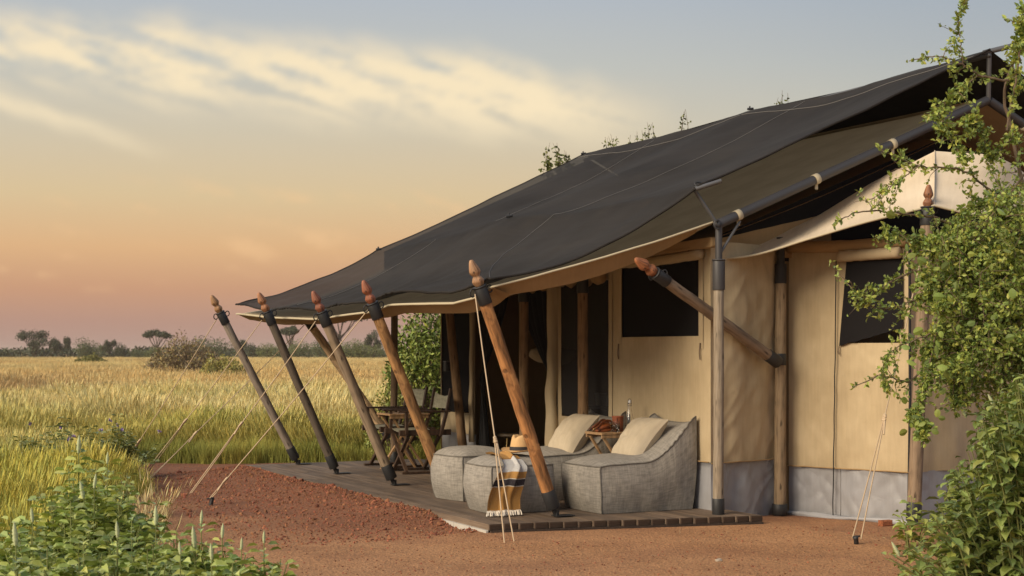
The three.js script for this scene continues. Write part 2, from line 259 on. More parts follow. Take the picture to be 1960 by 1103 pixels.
{
  const xs = [-2200, -900, -400, -200, -100, -50, -25, -14, ...range(-8, 6, 112), 9, 14, 25, 50, 100, 200, 400, 900, 2200];
  const zs = [20, 5, -2, -5, ...range(-7, -22, 120), -26, -32, -42, -60, -90, -140, -220, -350, -600, -1200, -2500];
  const g = sheet(xs, zs, (x, z) => V(x, groundY(x, z), z), 1);
  const p = g.attributes.position, uv = g.attributes.uv, col = new Float32Array(p.count * 3);
  for (let i = 0; i < p.count; i++) {
    const x = p.getX(i), z = p.getZ(i), d = -z; uv.setXY(i, x / 1.6, z / 1.6);
    const [a, b] = toAB(x, z);
    // red laterite near the deck, paler trodden sand in front, dry straw litter under the grass
    const red = clamp(0.8 * sstep(-2.0, -0.3, b) * sstep(-0.6, 1.2, a) + 0.62 * sstep(10.6, 13.6, d) + 1.1 * fbm(x * 0.7, z * 1.5, 9, 4) + 0.05);
    let c = [lerp(0.54, 0.30, red), lerp(0.272, 0.122, red), lerp(0.122, 0.058, red)];
    if (!isBare(x, z) && (x < bareEdge(d) - 0.1 || d > farEdge(x))) { const q = d > 26 ? 1 : 0.5; c = [lerp(0.2, 0.42, q), lerp(0.17, 0.29, q), lerp(0.06, 0.11, q)]; }
    col.set(c, i * 3);
  }
  g.setAttribute('color', new THREE.BufferAttribute(col, 3));
  const m = new THREE.Mesh(g, std({ color: C(1, 1, 1), vertexColors: true, map: dirtMap, bumpMap: dirtBump, bumpScale: 0.012, roughness: 0.97 })); m.name = 'ground'; m.receiveShadow = true; scene.add(m);
  tag(m, 'bare red earth ground running out into the dry plain', 'ground', null, 'structure');
}
// ---- loose gravel
{
  const r = rng(11), n = 15000, geo = new THREE.IcosahedronGeometry(1, 0), gp = geo.attributes.position;
  for (let i = 0; i < gp.count; i++) { const x = gp.getX(i), y = gp.getY(i), z = gp.getZ(i), k = 1 + 0.28 * noise(x * 2.1, y * 2.1, z * 2.1); gp.setXYZ(i, x * k, y * k * 0.7, z * k); } geo.computeVertexNormals();
  const inst = new THREE.InstancedMesh(geo, std({ color: C(1, 1, 1), roughness: 0.95 }), n), m4 = new THREE.Matrix4(), q = new THREE.Quaternion(), s = V(), col = new THREE.Color(); let k = 0;
  while (k < n) {
    let a, b, size;
    if (k < 9500) { a = 0.1 + 7.0 * r(); b = -1.7 * Math.pow(r(), 2.0) - 0.01; size = 0.004 + 0.010 * Math.pow(r(), 3) + (r() < 0.02 ? 0.02 * r() : 0); }
    else { a = -3.5 + 12 * r(); b = -5 + 9 * r(); size = 0.003 + 0.006 * Math.pow(r(), 3); if (b > 0 && a > -0.6) continue; }
    const p = T(a, b, 0); if (!isBare(p.x, p.z)) continue;
    p.y = groundY(p.x, p.z) + size * 0.25; q.setFromAxisAngle(rdir(r), r() * 6.28); s.set(size * (0.8 + 0.5 * r()), size * (0.6 + 0.5 * r()), size * (0.8 + 0.5 * r())); m4.compose(p, q, s); inst.setMatrixAt(k, m4);
    const f = 0.6 + 0.75 * r(), pale = r() < 0.25 ? 1.25 : 1; col.setRGB(0.235 * f * pale, 0.088 * f * pale * (0.85 + .35 * r()), 0.046 * f * pale); inst.setColorAt(k, col); k++;
  }
  inst.name = 'red_gravel'; inst.castShadow = inst.receiveShadow = true; scene.add(inst); tag(inst, 'loose red gravel heaped along the long edge of the deck', 'gravel', null, 'stuff');
}

// ---- deck of boards running along the tent
const deck = tentThing('wooden_deck', 'low weathered plank deck carrying the loungers and the tent porch', 'deck', 0, 0, 0);
{
  const r = rng(5), w = 0.118, tones = Array.from({ length: 6 }, (_, i) => std({ color: C(0.16 + 0.035 * (i % 3) - 0.03 * (i > 3), 0.125 + 0.027 * (i % 3) - 0.028 * (i > 3), 0.092 + 0.02 * (i % 3) - 0.026 * (i > 3)), map: deckMap, bumpMap: deckBump, bumpScale: 0.003, roughness: 0.72 }));
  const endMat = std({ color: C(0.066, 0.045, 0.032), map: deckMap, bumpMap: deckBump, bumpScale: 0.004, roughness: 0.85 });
  for (let k = 0; k < 19; k++) {
    const b0 = k * w, front = -0.207 * b0, cuts = [front + 0.012 * (r() - 0.5)]; let x = front + 0.9 + 2.2 * r(); while (x < 5.8) { cuts.push(x); x += 1.6 + 1.3 * r(); } cuts.push(6.64);
    for (let j = 0; j + 1 < cuts.length; j++) {
      const len = cuts[j + 1] - cuts[j] - 0.006, dy = 0.003 * (r() - 0.5), g = box(w - 0.004 - 0.002 * r(), 0.046, len, b0 + w / 2, 0.077 + dy, -(cuts[j] + cuts[j + 1]) / 2);
      const p = g.attributes.position, uv = g.attributes.uv, off = r() * 10; for (let i = 0; i < p.count; i++) uv.setXY(i, (p.getZ(i) + off) / 1.1, (p.getX(i) + p.getY(i) + off * 0.37) / 0.35);
      part('plank', g, tones[Math.floor(r() * 6)], deck);
      if (!j) part('added_end_cap', box(w - 0.004 - 0.004 * r(), 0.046 + 0.003 * r(), 0.016, b0 + w / 2, 0.0775 + dy, -cuts[0] + 0.007), endMat, deck);  // dark cap added over each plank front, which the light leaves too bright
    }
  }
  part('deck_floor', box(5.55, 0.03, 5.2, 5.03, 0.075, -3.05), tones[4], deck);
  const dark = std({ color: C(0.05, 0.036, 0.028), map: deckMap, roughness: 0.85 });
  part('front_joist', beam(L(-0.003, 0.012, 0.027), L(-0.207 * 2.235 - 0.003, 2.235, 0.027), 0.03, 0.052), dark, deck);
  for (let k = 0; k < 7; k++) part('edge_board', box(0.022, 0.062, 0.9, -0.008, 0.03, -(1.7 + k * 0.78)), M.plaster, deck);
  for (const [a0, a1] of [[0.005, 0.30], [0.315, 0.60], [0.61, 0.9], [0.915, 1.28]]) part('white_edge_board', box(0.026, 0.05, a1 - a0, -0.010, 0.028, -(a0 + a1) / 2), M.white, deck);
}

// ================================================================ TENT
const tent = tentThing('safari_tent', 'large canvas safari tent with a black fly sheet stretched over tan walls', 'tent', 0, 0, 0);
const eaveTies = [[-0.3, 0.10, 2.0], [0.15, 0.08, 1.985], [1.0, 0.13, 1.93], [2.07, -0.02, 1.945], [2.7, 0.05, 1.9], [3.36, -0.03, 1.875], [4.1, 0.03, 1.86], [4.91, -0.06, 1.885], [5.7, -0.02, 1.91], [6.6, -0.10, 1.975], [7.2, -0.1, 1.98]];
const purlin = [[-0.3, 2.76], [0.4, 2.725], [1.8, 2.72], [3.2, 2.765], [4.8, 2.69], [6.92, 2.67]];
const ridgeY = [[-0.35, 4.14], [0.3, 4.12], [1.6, 4.09], [3.25, 4.125], [5, 4.085], [7.15, 4.11]];
function outerFly(u, v, lift = 0) {                                // u 0..1 near to far, v 0 ridge .. 1 purlin .. 1.6 eave
  const aR = lerp(-0.3, 7.13, u), aP = lerp(-0.25, 6.92, u), aE = lerp(0.13, 6.62, u);
  let a, b, y;
  if (v <= 1) { a = lerp(aR, aP, v); b = lerp(4.85, 1.77, v); y = lerp(curveAt(ridgeY, aR)[0], curveAt(purlin, aP)[0], v); y -= (0.06 + 0.10 * Math.sin(Math.PI * u)) * Math.pow(Math.max(0, Math.sin(v * Math.PI)), 0.8) * (0.6 + 0.4 * Math.cos((aP - 1.45) / 3.5 * 6.283)) ; }
  else {
    const t = (v - 1) / 0.6, [eb, ey] = curveAt(eaveTies, aE); a = lerp(aP, aE, t); b = lerp(1.77, eb, t); y = lerp(curveAt(purlin, aP)[0], ey, t) - (0.075 + 0.05 * Math.sin(Math.PI * u)) * Math.pow(Math.max(0, Math.sin(t * Math.PI)), 0.8);
    const edge = Math.exp(-Math.max(0, a - 0.0) / 0.55); y -= 0.075 * edge * Math.sin(t * Math.PI); a += 0.10 * Math.exp(-u * 9) * Math.sin(t * Math.PI);
    const q = Math.exp(-Math.pow((a - 3.2 + 1.0 * (1.77 - b)) / 0.35, 2)) + Math.exp(-Math.pow((a - 3.2 - 0.9 * (1.77 - b)) / 0.35, 2)); y += 0.035 * q * (1 - t) * sstep(0, 0.12, t);   // creases that fan out from the toggle
    y += 0.010 * Math.cos((a - 0.2) / 1.55 * 6.283) * t;
  }
  y += 0.04 * fbm(a * 0.8, b * 0.8, 1, 3) + 0.018 * fbm(a * 2.2 + b * 1.4, b * 0.6, 5, 2) + 0.012 * fbm(a * 4 - b * 2.2, b * 0.9 + a, 8, 2) * sstep(0.9, 1.3, v) + lift;
  for (const at of [0.15, 2.07, 3.36, 4.91, 6.5]) { const dx = a - at, dy = b + 0.25; if (dy < 1.5) { const q = Math.atan2(dx, dy); y += 0.010 * Math.sin(q * 16 + at) * sstep(1.4, 0.4, dy) * sstep(0.05, 0.3, dy) * Math.exp(-q * q * 2); } }
  { const k = Math.abs(v - 1); y += 0.022 * Math.exp(-k * 16) * (1 - Math.abs(2 * u - 1) * 0.4);
  }
  return L(a, b, y);
}
const flyU = range(0, 1, 170), flyV = [...range(0, 1, 44), ...range(1, 1.6, 40).slice(1)];
const fly = part('fly_sheet', sheet(flyU, flyV, (u, v) => outerFly(u, v), 1.4), M.fly, tent);
fly.userData.label = 'black outer fly sheet';
part('fly_sheet', sheet(range(0, 1, 30), range(0, 1, 16), (u, v) => L(lerp(-0.3, 7.13, u), 4.85 + 4.6 * v, curveAt(ridgeY, lerp(-0.3, 7.13, u))[0] - 2.05 * v - 0.06 * Math.sin(v * Math.PI)), 0.5), M.flyBack, tent);
part('gable_flap', sheet(range(0, 1, 20), range(0, 1, 4), (u, v) => { const b = lerp(1.9, 7.8, u), k = Math.abs(b - 4.85); return L(6.98, b, lerp(4.04 - 0.45 * k - 0.03, 3.68 - 0.44 * k, v)); }), M.drape, tent);  // unseen dark sheet added to block sky showing through the fly
{ // hems, seams and toggles of the fly
  const near = flyV.map((v) => outerFly(0, v, 0.002)), eave = flyU.map((u) => outerFly(u, 1.6));
  part('hem', [tube(near, 0.010, 6), tube(eave, 0.011, 6)], M.fly, fly);
  part('hem', tube(flyV.map((v) => outerFly(1, v, 0)), 0.009, 5), M.fly, fly);
  const uOf = (a) => (a + 0.28) / 7.2;
  const seam1 = range(0.02, 1, 40).map((v) => outerFly(uOf(2.22), v, 0.004));
  const seam2 = range(0, 1, 40).map((t) => { const v = 1 + 0.57 * t; return outerFly(uOf(2.22) * (1 - t * t * 0.9) , v, 0.004); });
  const seam3 = range(0.03, 1.55, 50).map((v) => outerFly(uOf(5.05), v, 0.004));
  for (const s of [seam1, seam2, seam3]) part('seam', tube(s, 0.0028, 4), M.thread, fly);
  for (const [u0, u1] of [[0.005, 0.485], [0.49, 0.99]]) part('seam', tube(range(0, 1, 24).map((t) => outerFly(lerp(u0, u1, t), 0.045 + 0.045 * Math.sin(t * Math.PI), 0.004)), 0.0028, 4), M.thread, fly);
  for (const [u, v] of [[0.483, 1], [0.49, 0.0], [0.995, 0.01], [0.99, 1]]) { const p = outerFly(u, v, 0.012); part('toggle', [bar(p.clone().add(V(-0.03, 0, 0)), p.clone().add(V(0.035, 0.006, 0.02)), 0.014), tube([p, p.clone().add(V(0, 0.035, 0))], 0.01, 6)], M.iron, fly); }
}
// ---- second, tan fly under the black one; its near edge is laced to a pipe
function innerFly(u, v) {
  const a = lerp(-0.19, 7.06, u), aE = lerp(0.16, 6.70, u), sag = 0.10 * sstep(0, 0.07, u) * sstep(1, 0.93, u);
  if (v <= 1) { const b = lerp(4.9, 1.977, v), y = lerp(3.725, 2.492, v) - sag * (0.3 + 0.7 * v); return L(a, b, y + 0.012 * fbm(a, b, 3, 3)); }
  const t = (v - 1) / 0.6, [eb, ey] = curveAt(eaveTies, aE); const aa = lerp(a, aE, t), b = lerp(1.977, eb + 0.03, t);
  let y = lerp(2.492 - sag, ey - 0.05 - 0.05 * sstep(0, 0.05, u), t) - (0.025 + 0.075 * sstep(0, 0.12, u)) * Math.sin(t * Math.PI); y += 0.012 * fbm(aa * 1.3, b * 2, 3, 3);
  return L(aa, b, y);
}
const inner = part('inner_fly', sheet([...range(0, 0.1, 16), ...range(0.1, 1, 50).slice(1)], [...range(0, 1, 20), ...range(1, 1.6, 22).slice(1)], innerFly, 0.6), M.innerFly, tent);
part('inner_fly', sheet(range(0, 1, 20), range(0, 1, 10), (u, v) => L(lerp(-0.19, 6.75, u), 4.9 + 4.4 * v, 3.725 - 1.95 * v - 0.05 * Math.sin(v * Math.PI)), 0.6), M.innerFly, tent);
part('hem', tube(range(0, 1.6, 60).map((v) => innerFly(0, v)), 0.009, 6), M.hem, inner);
part('hem', tube(range(0, 1, 70).map((u) => innerFly(u, 1.6)), 0.011, 6), M.hem, inner);
{ // strip added below the inner fly, its dark colour standing for the shaded underside
  const hang = (f, d, ix, iz) => sheet(range(0, 1, 60), range(0, 1, 6), (u, v) => { const p = f(u); p.y -= d(u) * v; p.x += ix * v + 0.008 * noise(u * 14, v * 2, 3) * v; p.z -= iz * v; return p; }, 0.6);
  part('valance', [hang((u) => innerFly(0.002, lerp(1.05, 1.6, u)), (u) => 0.015 + 0.12 * Math.pow(Math.sin(Math.PI * clamp(u * 0.86 + 0.04)), 0.8), 0.05, 0.11), hang((u) => innerFly(u, 1.6), (u) => 0.06 + 0.02 * Math.sin(u * 9), 0.16, 0.0)], M.canvasDark, inner);
}
{ // frame pipe with its laces, upright, ridge stubs
  const p0 = L(-0.21, 1.95, 2.455), p1 = L(-0.21, 4.9, 3.70), dir = p1.clone().sub(p0);
  const pipe = part('frame_pipe', tube(range(0, 1, 8).map((t) => p0.clone().addScaledVector(dir, t)), 0.041, 14), M.pipe, tent);
  const pipe2 = part('frame_pipe', bar(p1.clone().add(V(0.03, 0, 0)), L(-0.21, 8.6, 2.1), 0.041, 12), M.pipe, tent);
  for (const b of [2.17, 2.97, 3.80]) { const t = (b - 1.95) / 2.95, c = p0.clone().addScaledVector(dir, t), d = dir.clone().normalize(); part('strap', [tube([c.clone().addScaledVector(d, -0.024), c.clone().addScaledVector(d, 0.024)], 0.0465, 16), box(0.03, 0.05, 0.012, c.x + 0.005, c.y - 0.06, c.z)], M.hem, pipe); }
  const c2 = p1.clone().lerp(L(-0.21, 8.6, 2.1), 0.12); part('strap', tube([c2, c2.clone().add(V(0.05, -0.022, 0))], 0.0465, 14), M.hem, pipe2);
  part('ridge_pipe', bar(L(-0.3, 4.85, 4.09), L(7.1, 4.85, 4.02), 0.022, 10), M.steel, tent);
  part('ridge_stub', bar(L(-0.24, 4.83, 4.12), L(-0.5, 5.35, 4.26), 0.024, 10), M.steel, tent);
  part('ridge_upright', bar(L(-0.28, 4.86, 4.10), L(-0.22, 4.91, 3.70), 0.022, 10), M.steel, tent);
}

// ---- walls.  wallSheet: between two plan points, from y0 to y1, with soft folds; hole = [s0, s1, y0, y1] in metres along the wall
function wallSheet(A, B, y0, y1, { n = 40, m = 26, fold = 0.012, seed = 1, out = 0, hole, bulge = 0, base } = {}) {
  const len = Math.hypot(B[0] - A[0], B[1] - A[1]), nx = [(B[1] - A[1]) / len, -(B[0] - A[0]) / len];
  const us = withStops(0, len, n, hole ? [hole[0], hole[1]] : []), vs = withStops(y0, y1, m, hole ? [hole[2], hole[3]] : []);
  return sheet(us, vs, (s, y) => {
    const k = s / len, top = (y - y0) / (y1 - y0), edge = Math.min(1, Math.min(s, len - s) / 0.1);
    const f = (fold * (fbm(s * 2.4 + seed * 7, y * 0.35 + seed, seed, 3) * 2.4 + 0.9 * fbm(s * 3 - y * 2.6, y * 1.1 + s * 0.6, seed + 4, 3) + 0.5 * (0.4 - Math.abs(fbm(s * 4 + y * 3, y * 1.6 - s, seed + 9, 2)) * 2)) + bulge * Math.sin(k * Math.PI) * Math.sin(clamp(top) * Math.PI)) * (0.3 + 0.7 * edge) + out;
    const yy = base && y === y0 ? base(k) : y;
    return L(A[0] + (B[0] - A[0]) * k + nx[0] * f, A[1] + (B[1] - A[1]) * k + nx[1] * f, yy);
  }, 0.7, hole ? (s, y) => s > hole[0] && s < hole[1] && y > hole[2] && y < hole[3] : null);
}
const stripAt = (A, B, s0, s1, y0, y1, out, seed = 3, fold = 0.006) => { const len = Math.hypot(B[0] - A[0], B[1] - A[1]), p = (s) => [A[0] + (B[0] - A[0]) * s / len, A[1] + (B[1] - A[1]) * s / len]; return wallSheet(p(s0), p(s1), y0, y1, { n: 8, m: 24, fold, seed, out }); };
// normals of these point to the outside when the wall is walked with the outside on the side of (dB, -dA)
const NEAR = [0.05, 2.08], P1 = [1.70, 2.08], P2 = [2.74, 2.08], D0 = [2.86, 2.08], D1 = [4.68, 2.08], FAR = [5.63, 2.08];
// front wall walked from far to near keeps the outside towards -b
const canvasWall = part('canvas_wall', [wallSheet(NEAR, P1, 0.50, 2.30, { n: 52, m: 40, hole: [0.155, 1.44, 1.56, 2.24], seed: 2, out: 0, fold: 0.014 })], M.canvas, tent);
canvasWall.userData.label = 'tan wall panel with a black window behind the loungers';
part('window', [wallSheet([0.19, 2.085], [1.51, 2.085], 1.53 , 2.25, { n: 20, m: 14, seed: 5, fold: 0.004, out: -0.012, base: (k) => 1.55 + 0.012 * Math.sin(k * 9) })], M.mesh, canvasWall);
part('window_frame', [stripAt(NEAR, P1, 0.10, 0.165, 1.45, 2.25, 0.01), stripAt(NEAR, P1, 1.43, 1.50, 1.42, 2.25, 0.01), stripAt(NEAR, P1, 1.60, 1.655, 0.5, 2.28, 0.012)], M.canvas, canvasWall);
for (const s of [0.13, 1.47]) part('tie_cord', tube(smooth([L(0.05 + s, 2.062, 1.50), L(0.055 + s, 2.058, 1.42), L(0.045 + s, 2.058, 1.36)], 8), 0.006, 5), M.twig, canvasWall);
part('window_roll', tube(range(0, 1, 26).map((t) => L(0.12 + 1.5 * t, 2.03, 2.245 - 0.018 * Math.sin(t * 3.1) + 0.01 * noise(t * 9, 1))), (t) => 0.045 + 0.010 * noise(t * 14, 4), 10), M.canvas, canvasWall);
part('skirt', wallSheet(NEAR, P1, 0.06, 0.505, { n: 40, m: 14, seed: 3, out: -0.012, fold: 0.02 }), M.skirt, tent);
const midWall = part('canvas_wall', [wallSheet(P1, P2, 0.50, 2.2, { n: 30, m: 36, hole: [0.04, 0.97, 0.79, 2.1], seed: 6 }), wallSheet(D1, FAR, 0.50, 2.1, { n: 24, m: 30, hole: [0.10, 0.93, 0.735, 2.06], seed: 7 })], M.canvas, tent);
part('mesh_panel', wallSheet([1.73, 2.085], [2.69, 2.085], 0.775, 2.12, { n: 20, m: 20, seed: 8, fold: 0.006, out: -0.008, base: (k) => 0.79 + 0.015 * Math.sin(k * 8) }), M.meshThin, midWall);
part('mesh_panel', wallSheet([4.75, 2.085], [5.62, 2.085], 0.72, 2.07, { n: 18, m: 20, seed: 9, fold: 0.006, out: -0.006, base: (k) => 0.735 + 0.01 * Math.sin(k * 7) }), M.mesh, midWall);
part('skirt', wallSheet(P1, P2, 0.06, 0.505, { n: 26, m: 12, seed: 3, out: -0.012 }), M.skirt, tent);
part('skirt', wallSheet(D1, FAR, 0.06, 0.505, { n: 24, m: 12, seed: 4, out: -0.012, fold: 0.03 }), M.skirt, tent);
// rolled door flaps, gathered curtains, lumpy valance along the wall head
const flap = (a, w, seed) => tube(range(0, 1, 30).map((t) => L(a + 0.02 * noise(t * 5, seed), 2.05 + 0.01 * noise(t * 6, seed + 3), lerp(0.42, 2.16, t))), (t, q) => w * (1 + 0.28 * noise(t * 7, q * 1.2, seed) + 0.2 * Math.sin(q * 3 + t * 4)), 12);
part('door_flap', flap(2.79, 0.062, 2), M.canvas, tent); part('door_flap', flap(4.70, 0.03, 5), M.canvas, tent);
function curtain(aTop0, aTop1, aTie, aBot0, aBot1, yTie, seed) {
  return sheet(range(0, 1, 40), range(0, 1, 34), (u, v) => {
    const y = lerp(2.1, 0.14, v), vt = (2.1 - yTie) / 1.96; let a, pinch;
    if (v < vt) { const t = Math.pow(v / vt, 1.35); a = lerp(lerp(aTop0, aTop1, u), aTie + (u - 0.5) * 0.07, t); pinch = t; } else { const t = Math.pow((v - vt) / (1 - vt), 0.6); a = lerp(aTie + (u - 0.5) * 0.07, lerp(aBot0, aBot1, u), t); pinch = 1 - t; }
    return L(a, 2.14 + 0.035 * Math.sin(u * 38 + seed) * (1 - 0.5 * pinch) + 0.02 * noise(u * 6, v * 3, seed), y);
  }, 0.6);
}
part('curtain', curtain(2.92, 3.75, 2.93, 2.88, 3.05, 1.14, 1), M.drape, tent);
part('curtain', curtain(4.66, 3.95, 4.62, 4.66, 4.45, 1.14, 4), M.drape, tent);
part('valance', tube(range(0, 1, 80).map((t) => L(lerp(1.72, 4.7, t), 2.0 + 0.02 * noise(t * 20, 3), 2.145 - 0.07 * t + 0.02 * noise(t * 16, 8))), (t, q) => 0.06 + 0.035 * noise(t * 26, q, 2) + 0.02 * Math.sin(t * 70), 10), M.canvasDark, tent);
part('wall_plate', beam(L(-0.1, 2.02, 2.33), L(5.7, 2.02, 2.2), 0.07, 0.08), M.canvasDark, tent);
// gable end: the short wall beside the near corner post, then the bay that comes forward
const GA = [0.30, 3.03];
part('canvas_wall', wallSheet(GA, NEAR, 0.49, 2.35, { n: 70, m: 60, seed: 12, fold: 0.035, bulge: 0.02 }), M.canvas, tent).userData.label = 'creased tan wall between the two near posts';
part('skirt', wallSheet([GA[0], GA[1]], NEAR, 0.0, 0.49, { n: 60, m: 30, seed: 13, out: -0.004, fold: 0.05 }), M.skirt, tent);
const B0 = [0.27, 3.05], B1 = [-0.80, 3.47], B2 = [-0.55, 5.0];
const lenB = Math.hypot(B1[0] - B0[0], B1[1] - B0[1]);
const bay = part('canvas_wall', [wallSheet(B0, B1, 0.425, 2.36, { n: 70, m: 60, seed: 15, fold: 0.022, hole: [0.575, 1.06, 1.5, 2.2] })], M.canvas, tent);
bay.userData.label = 'pale tan side wall of the near bay with a dark window';
part('window', sheet(range(0, 1, 16), range(0, 1, 14), (u, v) => { const s = lerp(0.50 + 0.07 * v, 1.09, u), k = s / lenB, y = lerp(1.475 + 0.15 * u + 0.012 * noise(u * 9, 2), 2.2, v); return L(B0[0] + (B1[0] - B0[0]) * k - 0.016, B0[1] + (B1[1] - B0[1]) * k - 0.016, y); }), M.mesh, bay);
part('window_frame', [stripAt(B0, B1, 0.50, 0.565, 1.50, 2.2, 0.014, 4)], M.canvas, bay);
part('window_roll', tube(range(0, 1, 16).map((t) => { const k = lerp(0.52, 1.08, t) / lenB; return L(B0[0] + (B1[0] - B0[0]) * k - 0.03, B0[1] + (B1[1] - B0[1]) * k - 0.05, 2.235 + 0.01 * t); }), (t) => 0.048 + 0.008 * noise(t * 9, 2), 10), M.canvas, bay);
part('tie_cord', tube(smooth([L(-0.215, 3.215, 1.475), L(-0.212, 3.21, 1.43), L(-0.218, 3.212, 1.405), L(-0.207, 3.208, 1.43)], 10), 0.005, 5), M.twig, bay);
const seamX = (s, y) => { const k = s / lenB; return L(B0[0] + (B1[0] - B0[0]) * k - 0.022, B0[1] + (B1[1] - B0[1]) * k - 0.03, y); };
part('zip', tube(range(0, 1, 40).map((t) => seamX(0.45 + 0.03 * t + 0.012 * noise(t * 7, 3), lerp(0.03, 2.2, t))), 0.005, 6), M.drape, bay);
part('wall_overlap', stripAt(B0, B1, 0.455, 0.50, 0.43, 2.2, 0.016, 8, 0.01), M.canvas, bay);
part('skirt', [wallSheet(B0, [B0[0] + (B1[0] - B0[0]) * 0.44, B0[1] + (B1[1] - B0[1]) * 0.44], 0.0, 0.43, { n: 40, m: 30, seed: 16, out: 0.006, fold: 0.036 })], M.skirt, tent);
part('skirt', [wallSheet([B0[0] + (B1[0] - B0[0]) * 0.445, B0[1] + (B1[1] - B0[1]) * 0.445], B1, 0.0, 0.43, { n: 50, m: 30, seed: 17, out: 0.006, fold: 0.036 })], M.skirt, tent);
part('ground_flap', tube(range(0, 1, 20).map((t) => L(lerp(B0[0], B1[0], t) - 0.01, lerp(B0[1], B1[1], t) - 0.03, 0.012 + 0.01 * noise(t * 8, 3))), (t, q) => 0.022 + 0.008 * Math.sin(q * 2 + t * 9), 8), M.skirt, tent);
part('canvas_wall', wallSheet(B1, B2, 0.425, 2.36, { n: 40, m: 40, seed: 19, fold: 0.022 }), M.canvas, tent).userData.label = 'shaded front wall of the near bay behind the bush';
part('skirt', wallSheet(B1, B2, 0.0, 0.43, { n: 30, m: 12, seed: 20, out: 0.006, fold: 0.02 }), M.skirt, tent);
part('corner_piping', tube([L(-0.80, 3.455, 0.02), L(-0.815, 3.46, 1.0), L(-0.81, 3.46, 2.3)], 0.011, 8), M.drape, tent);
part('canvas_wall', wallSheet([B2[0], B2[1]], [0.35, 5.3], 0.0, 2.36, { n: 10, m: 10 }), M.canvas, tent);
const joins = [[NEAR, P1, 0.505], [P1, P2, 0.505], [GA, NEAR, 0.492], [B0, B1, 0.43]];
for (const [A, B, y] of joins) { const l = Math.hypot(B[0] - A[0], B[1] - A[1]), nx = [(B[1] - A[1]) / l, -(B[0] - A[0]) / l], sg = A === B0 ? -1 : 1; part('seam', tube(range(0, 1, 40).map((t) => L(lerp(A[0], B[0], t), lerp(A[1], B[1], t), y + 0.004 * noise(t * 9, y)).add(L(-0.022 * Math.abs(nx[0]) * 1, -0.022 * Math.abs(nx[1]), 0))), 0.006, 5), M.canvasDark, tent); }
// bay canopy of cream canvas over the gable end
const lower = [[0.15, 2.22, 2.205], [-0.10, 2.42, 2.235], [-0.45, 2.71, 2.355], [-0.80, 3.0, 2.475], [-1.14, 3.42, 2.60]], upper = [[0.34, 2.42, 2.29], [0.28, 2.85, 2.42], [0.2, 3.3, 2.62], [0.0, 3.72, 2.9], [-0.52, 4.0, 3.15]];
const rail = (list) => new THREE.CatmullRomCurve3(list.map(([a, b, y]) => L(a, b, y)), false, 'centripetal');
const cl = rail(lower), cu = rail(upper), cr = rail([[-0.52, 4.0, 3.15], [-0.72, 4.48, 3.11], [-0.6, 5.0, 2.98], [-0.4, 5.6, 2.7]]), cf = rail([[-1.14, 3.42, 2.60], [-1.25, 3.75, 2.525], [-1.2, 4.2, 2.50], [-1.1, 5.2, 2.45]]);
const canopy = part('bay_canopy', [sheet(range(0, 1, 50), range(0, 1, 16), (u, v) => { const p = cl.getPoint(u).lerp(cu.getPoint(u), v); p.y -= 0.05 * Math.sin(v * Math.PI) * (1 - u) + 0.012 * fbm(u * 6 + v * 2, v * 2 - u * 3, 4, 3); return p; }, 0.8), sheet(range(0, 1, 36), range(0, 1, 16), (u, v) => { const p = cf.getPoint(u).lerp(cr.getPoint(u), v); p.y -= 0.03 * Math.sin(v * Math.PI) + 0.012 * fbm(u * 4, v * 3, 9, 3); return p; }, 0.8)], M.cream, tent);
canopy.userData.label = 'cream canvas canopy over the near bay';
part('hem', tube([...cl.getPoints(50), ...cf.getPoints(30).slice(1)], 0.010, 6), M.hem, canopy);
part('seam', tube(range(0, 1, 14).map((t) => { const p = cl.getPoint(1).lerp(cu.getPoint(1), t); p.y += 0.003; return p; }), 0.005, 5), M.cream, canopy);
// body of the tent behind: inner roof, far, back and gable walls (closed, so that it is dark inside)
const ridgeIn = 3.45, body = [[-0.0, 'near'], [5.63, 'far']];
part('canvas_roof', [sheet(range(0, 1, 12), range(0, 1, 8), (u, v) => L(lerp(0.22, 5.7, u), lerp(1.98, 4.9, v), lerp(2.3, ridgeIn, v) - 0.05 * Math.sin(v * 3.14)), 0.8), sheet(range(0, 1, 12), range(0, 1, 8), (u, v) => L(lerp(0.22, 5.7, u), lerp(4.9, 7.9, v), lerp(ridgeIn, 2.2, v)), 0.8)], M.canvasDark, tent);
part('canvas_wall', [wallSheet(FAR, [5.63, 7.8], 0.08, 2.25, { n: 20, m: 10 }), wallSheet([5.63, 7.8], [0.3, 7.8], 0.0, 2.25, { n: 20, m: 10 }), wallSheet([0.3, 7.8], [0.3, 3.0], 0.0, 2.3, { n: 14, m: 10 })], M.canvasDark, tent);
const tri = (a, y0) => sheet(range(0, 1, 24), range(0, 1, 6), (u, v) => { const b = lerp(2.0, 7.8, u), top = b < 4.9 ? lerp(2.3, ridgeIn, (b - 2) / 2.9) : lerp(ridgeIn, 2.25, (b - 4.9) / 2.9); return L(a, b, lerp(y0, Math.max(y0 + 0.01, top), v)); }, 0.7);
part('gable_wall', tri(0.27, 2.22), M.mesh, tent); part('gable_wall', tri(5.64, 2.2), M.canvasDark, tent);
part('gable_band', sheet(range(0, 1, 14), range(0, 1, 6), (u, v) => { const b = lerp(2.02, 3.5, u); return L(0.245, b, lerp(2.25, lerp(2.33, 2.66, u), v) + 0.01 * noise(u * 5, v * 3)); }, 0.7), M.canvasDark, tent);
part('head_roll', tube(range(0, 1, 20).map((t) => L(lerp(0.24, -0.8, t), lerp(3.03, 3.44, t), 2.345 - 0.02 * Math.sin(t * 3))), (t) => 0.05 + 0.012 * noise(t * 8, 1), 10), M.canvasDark, tent);

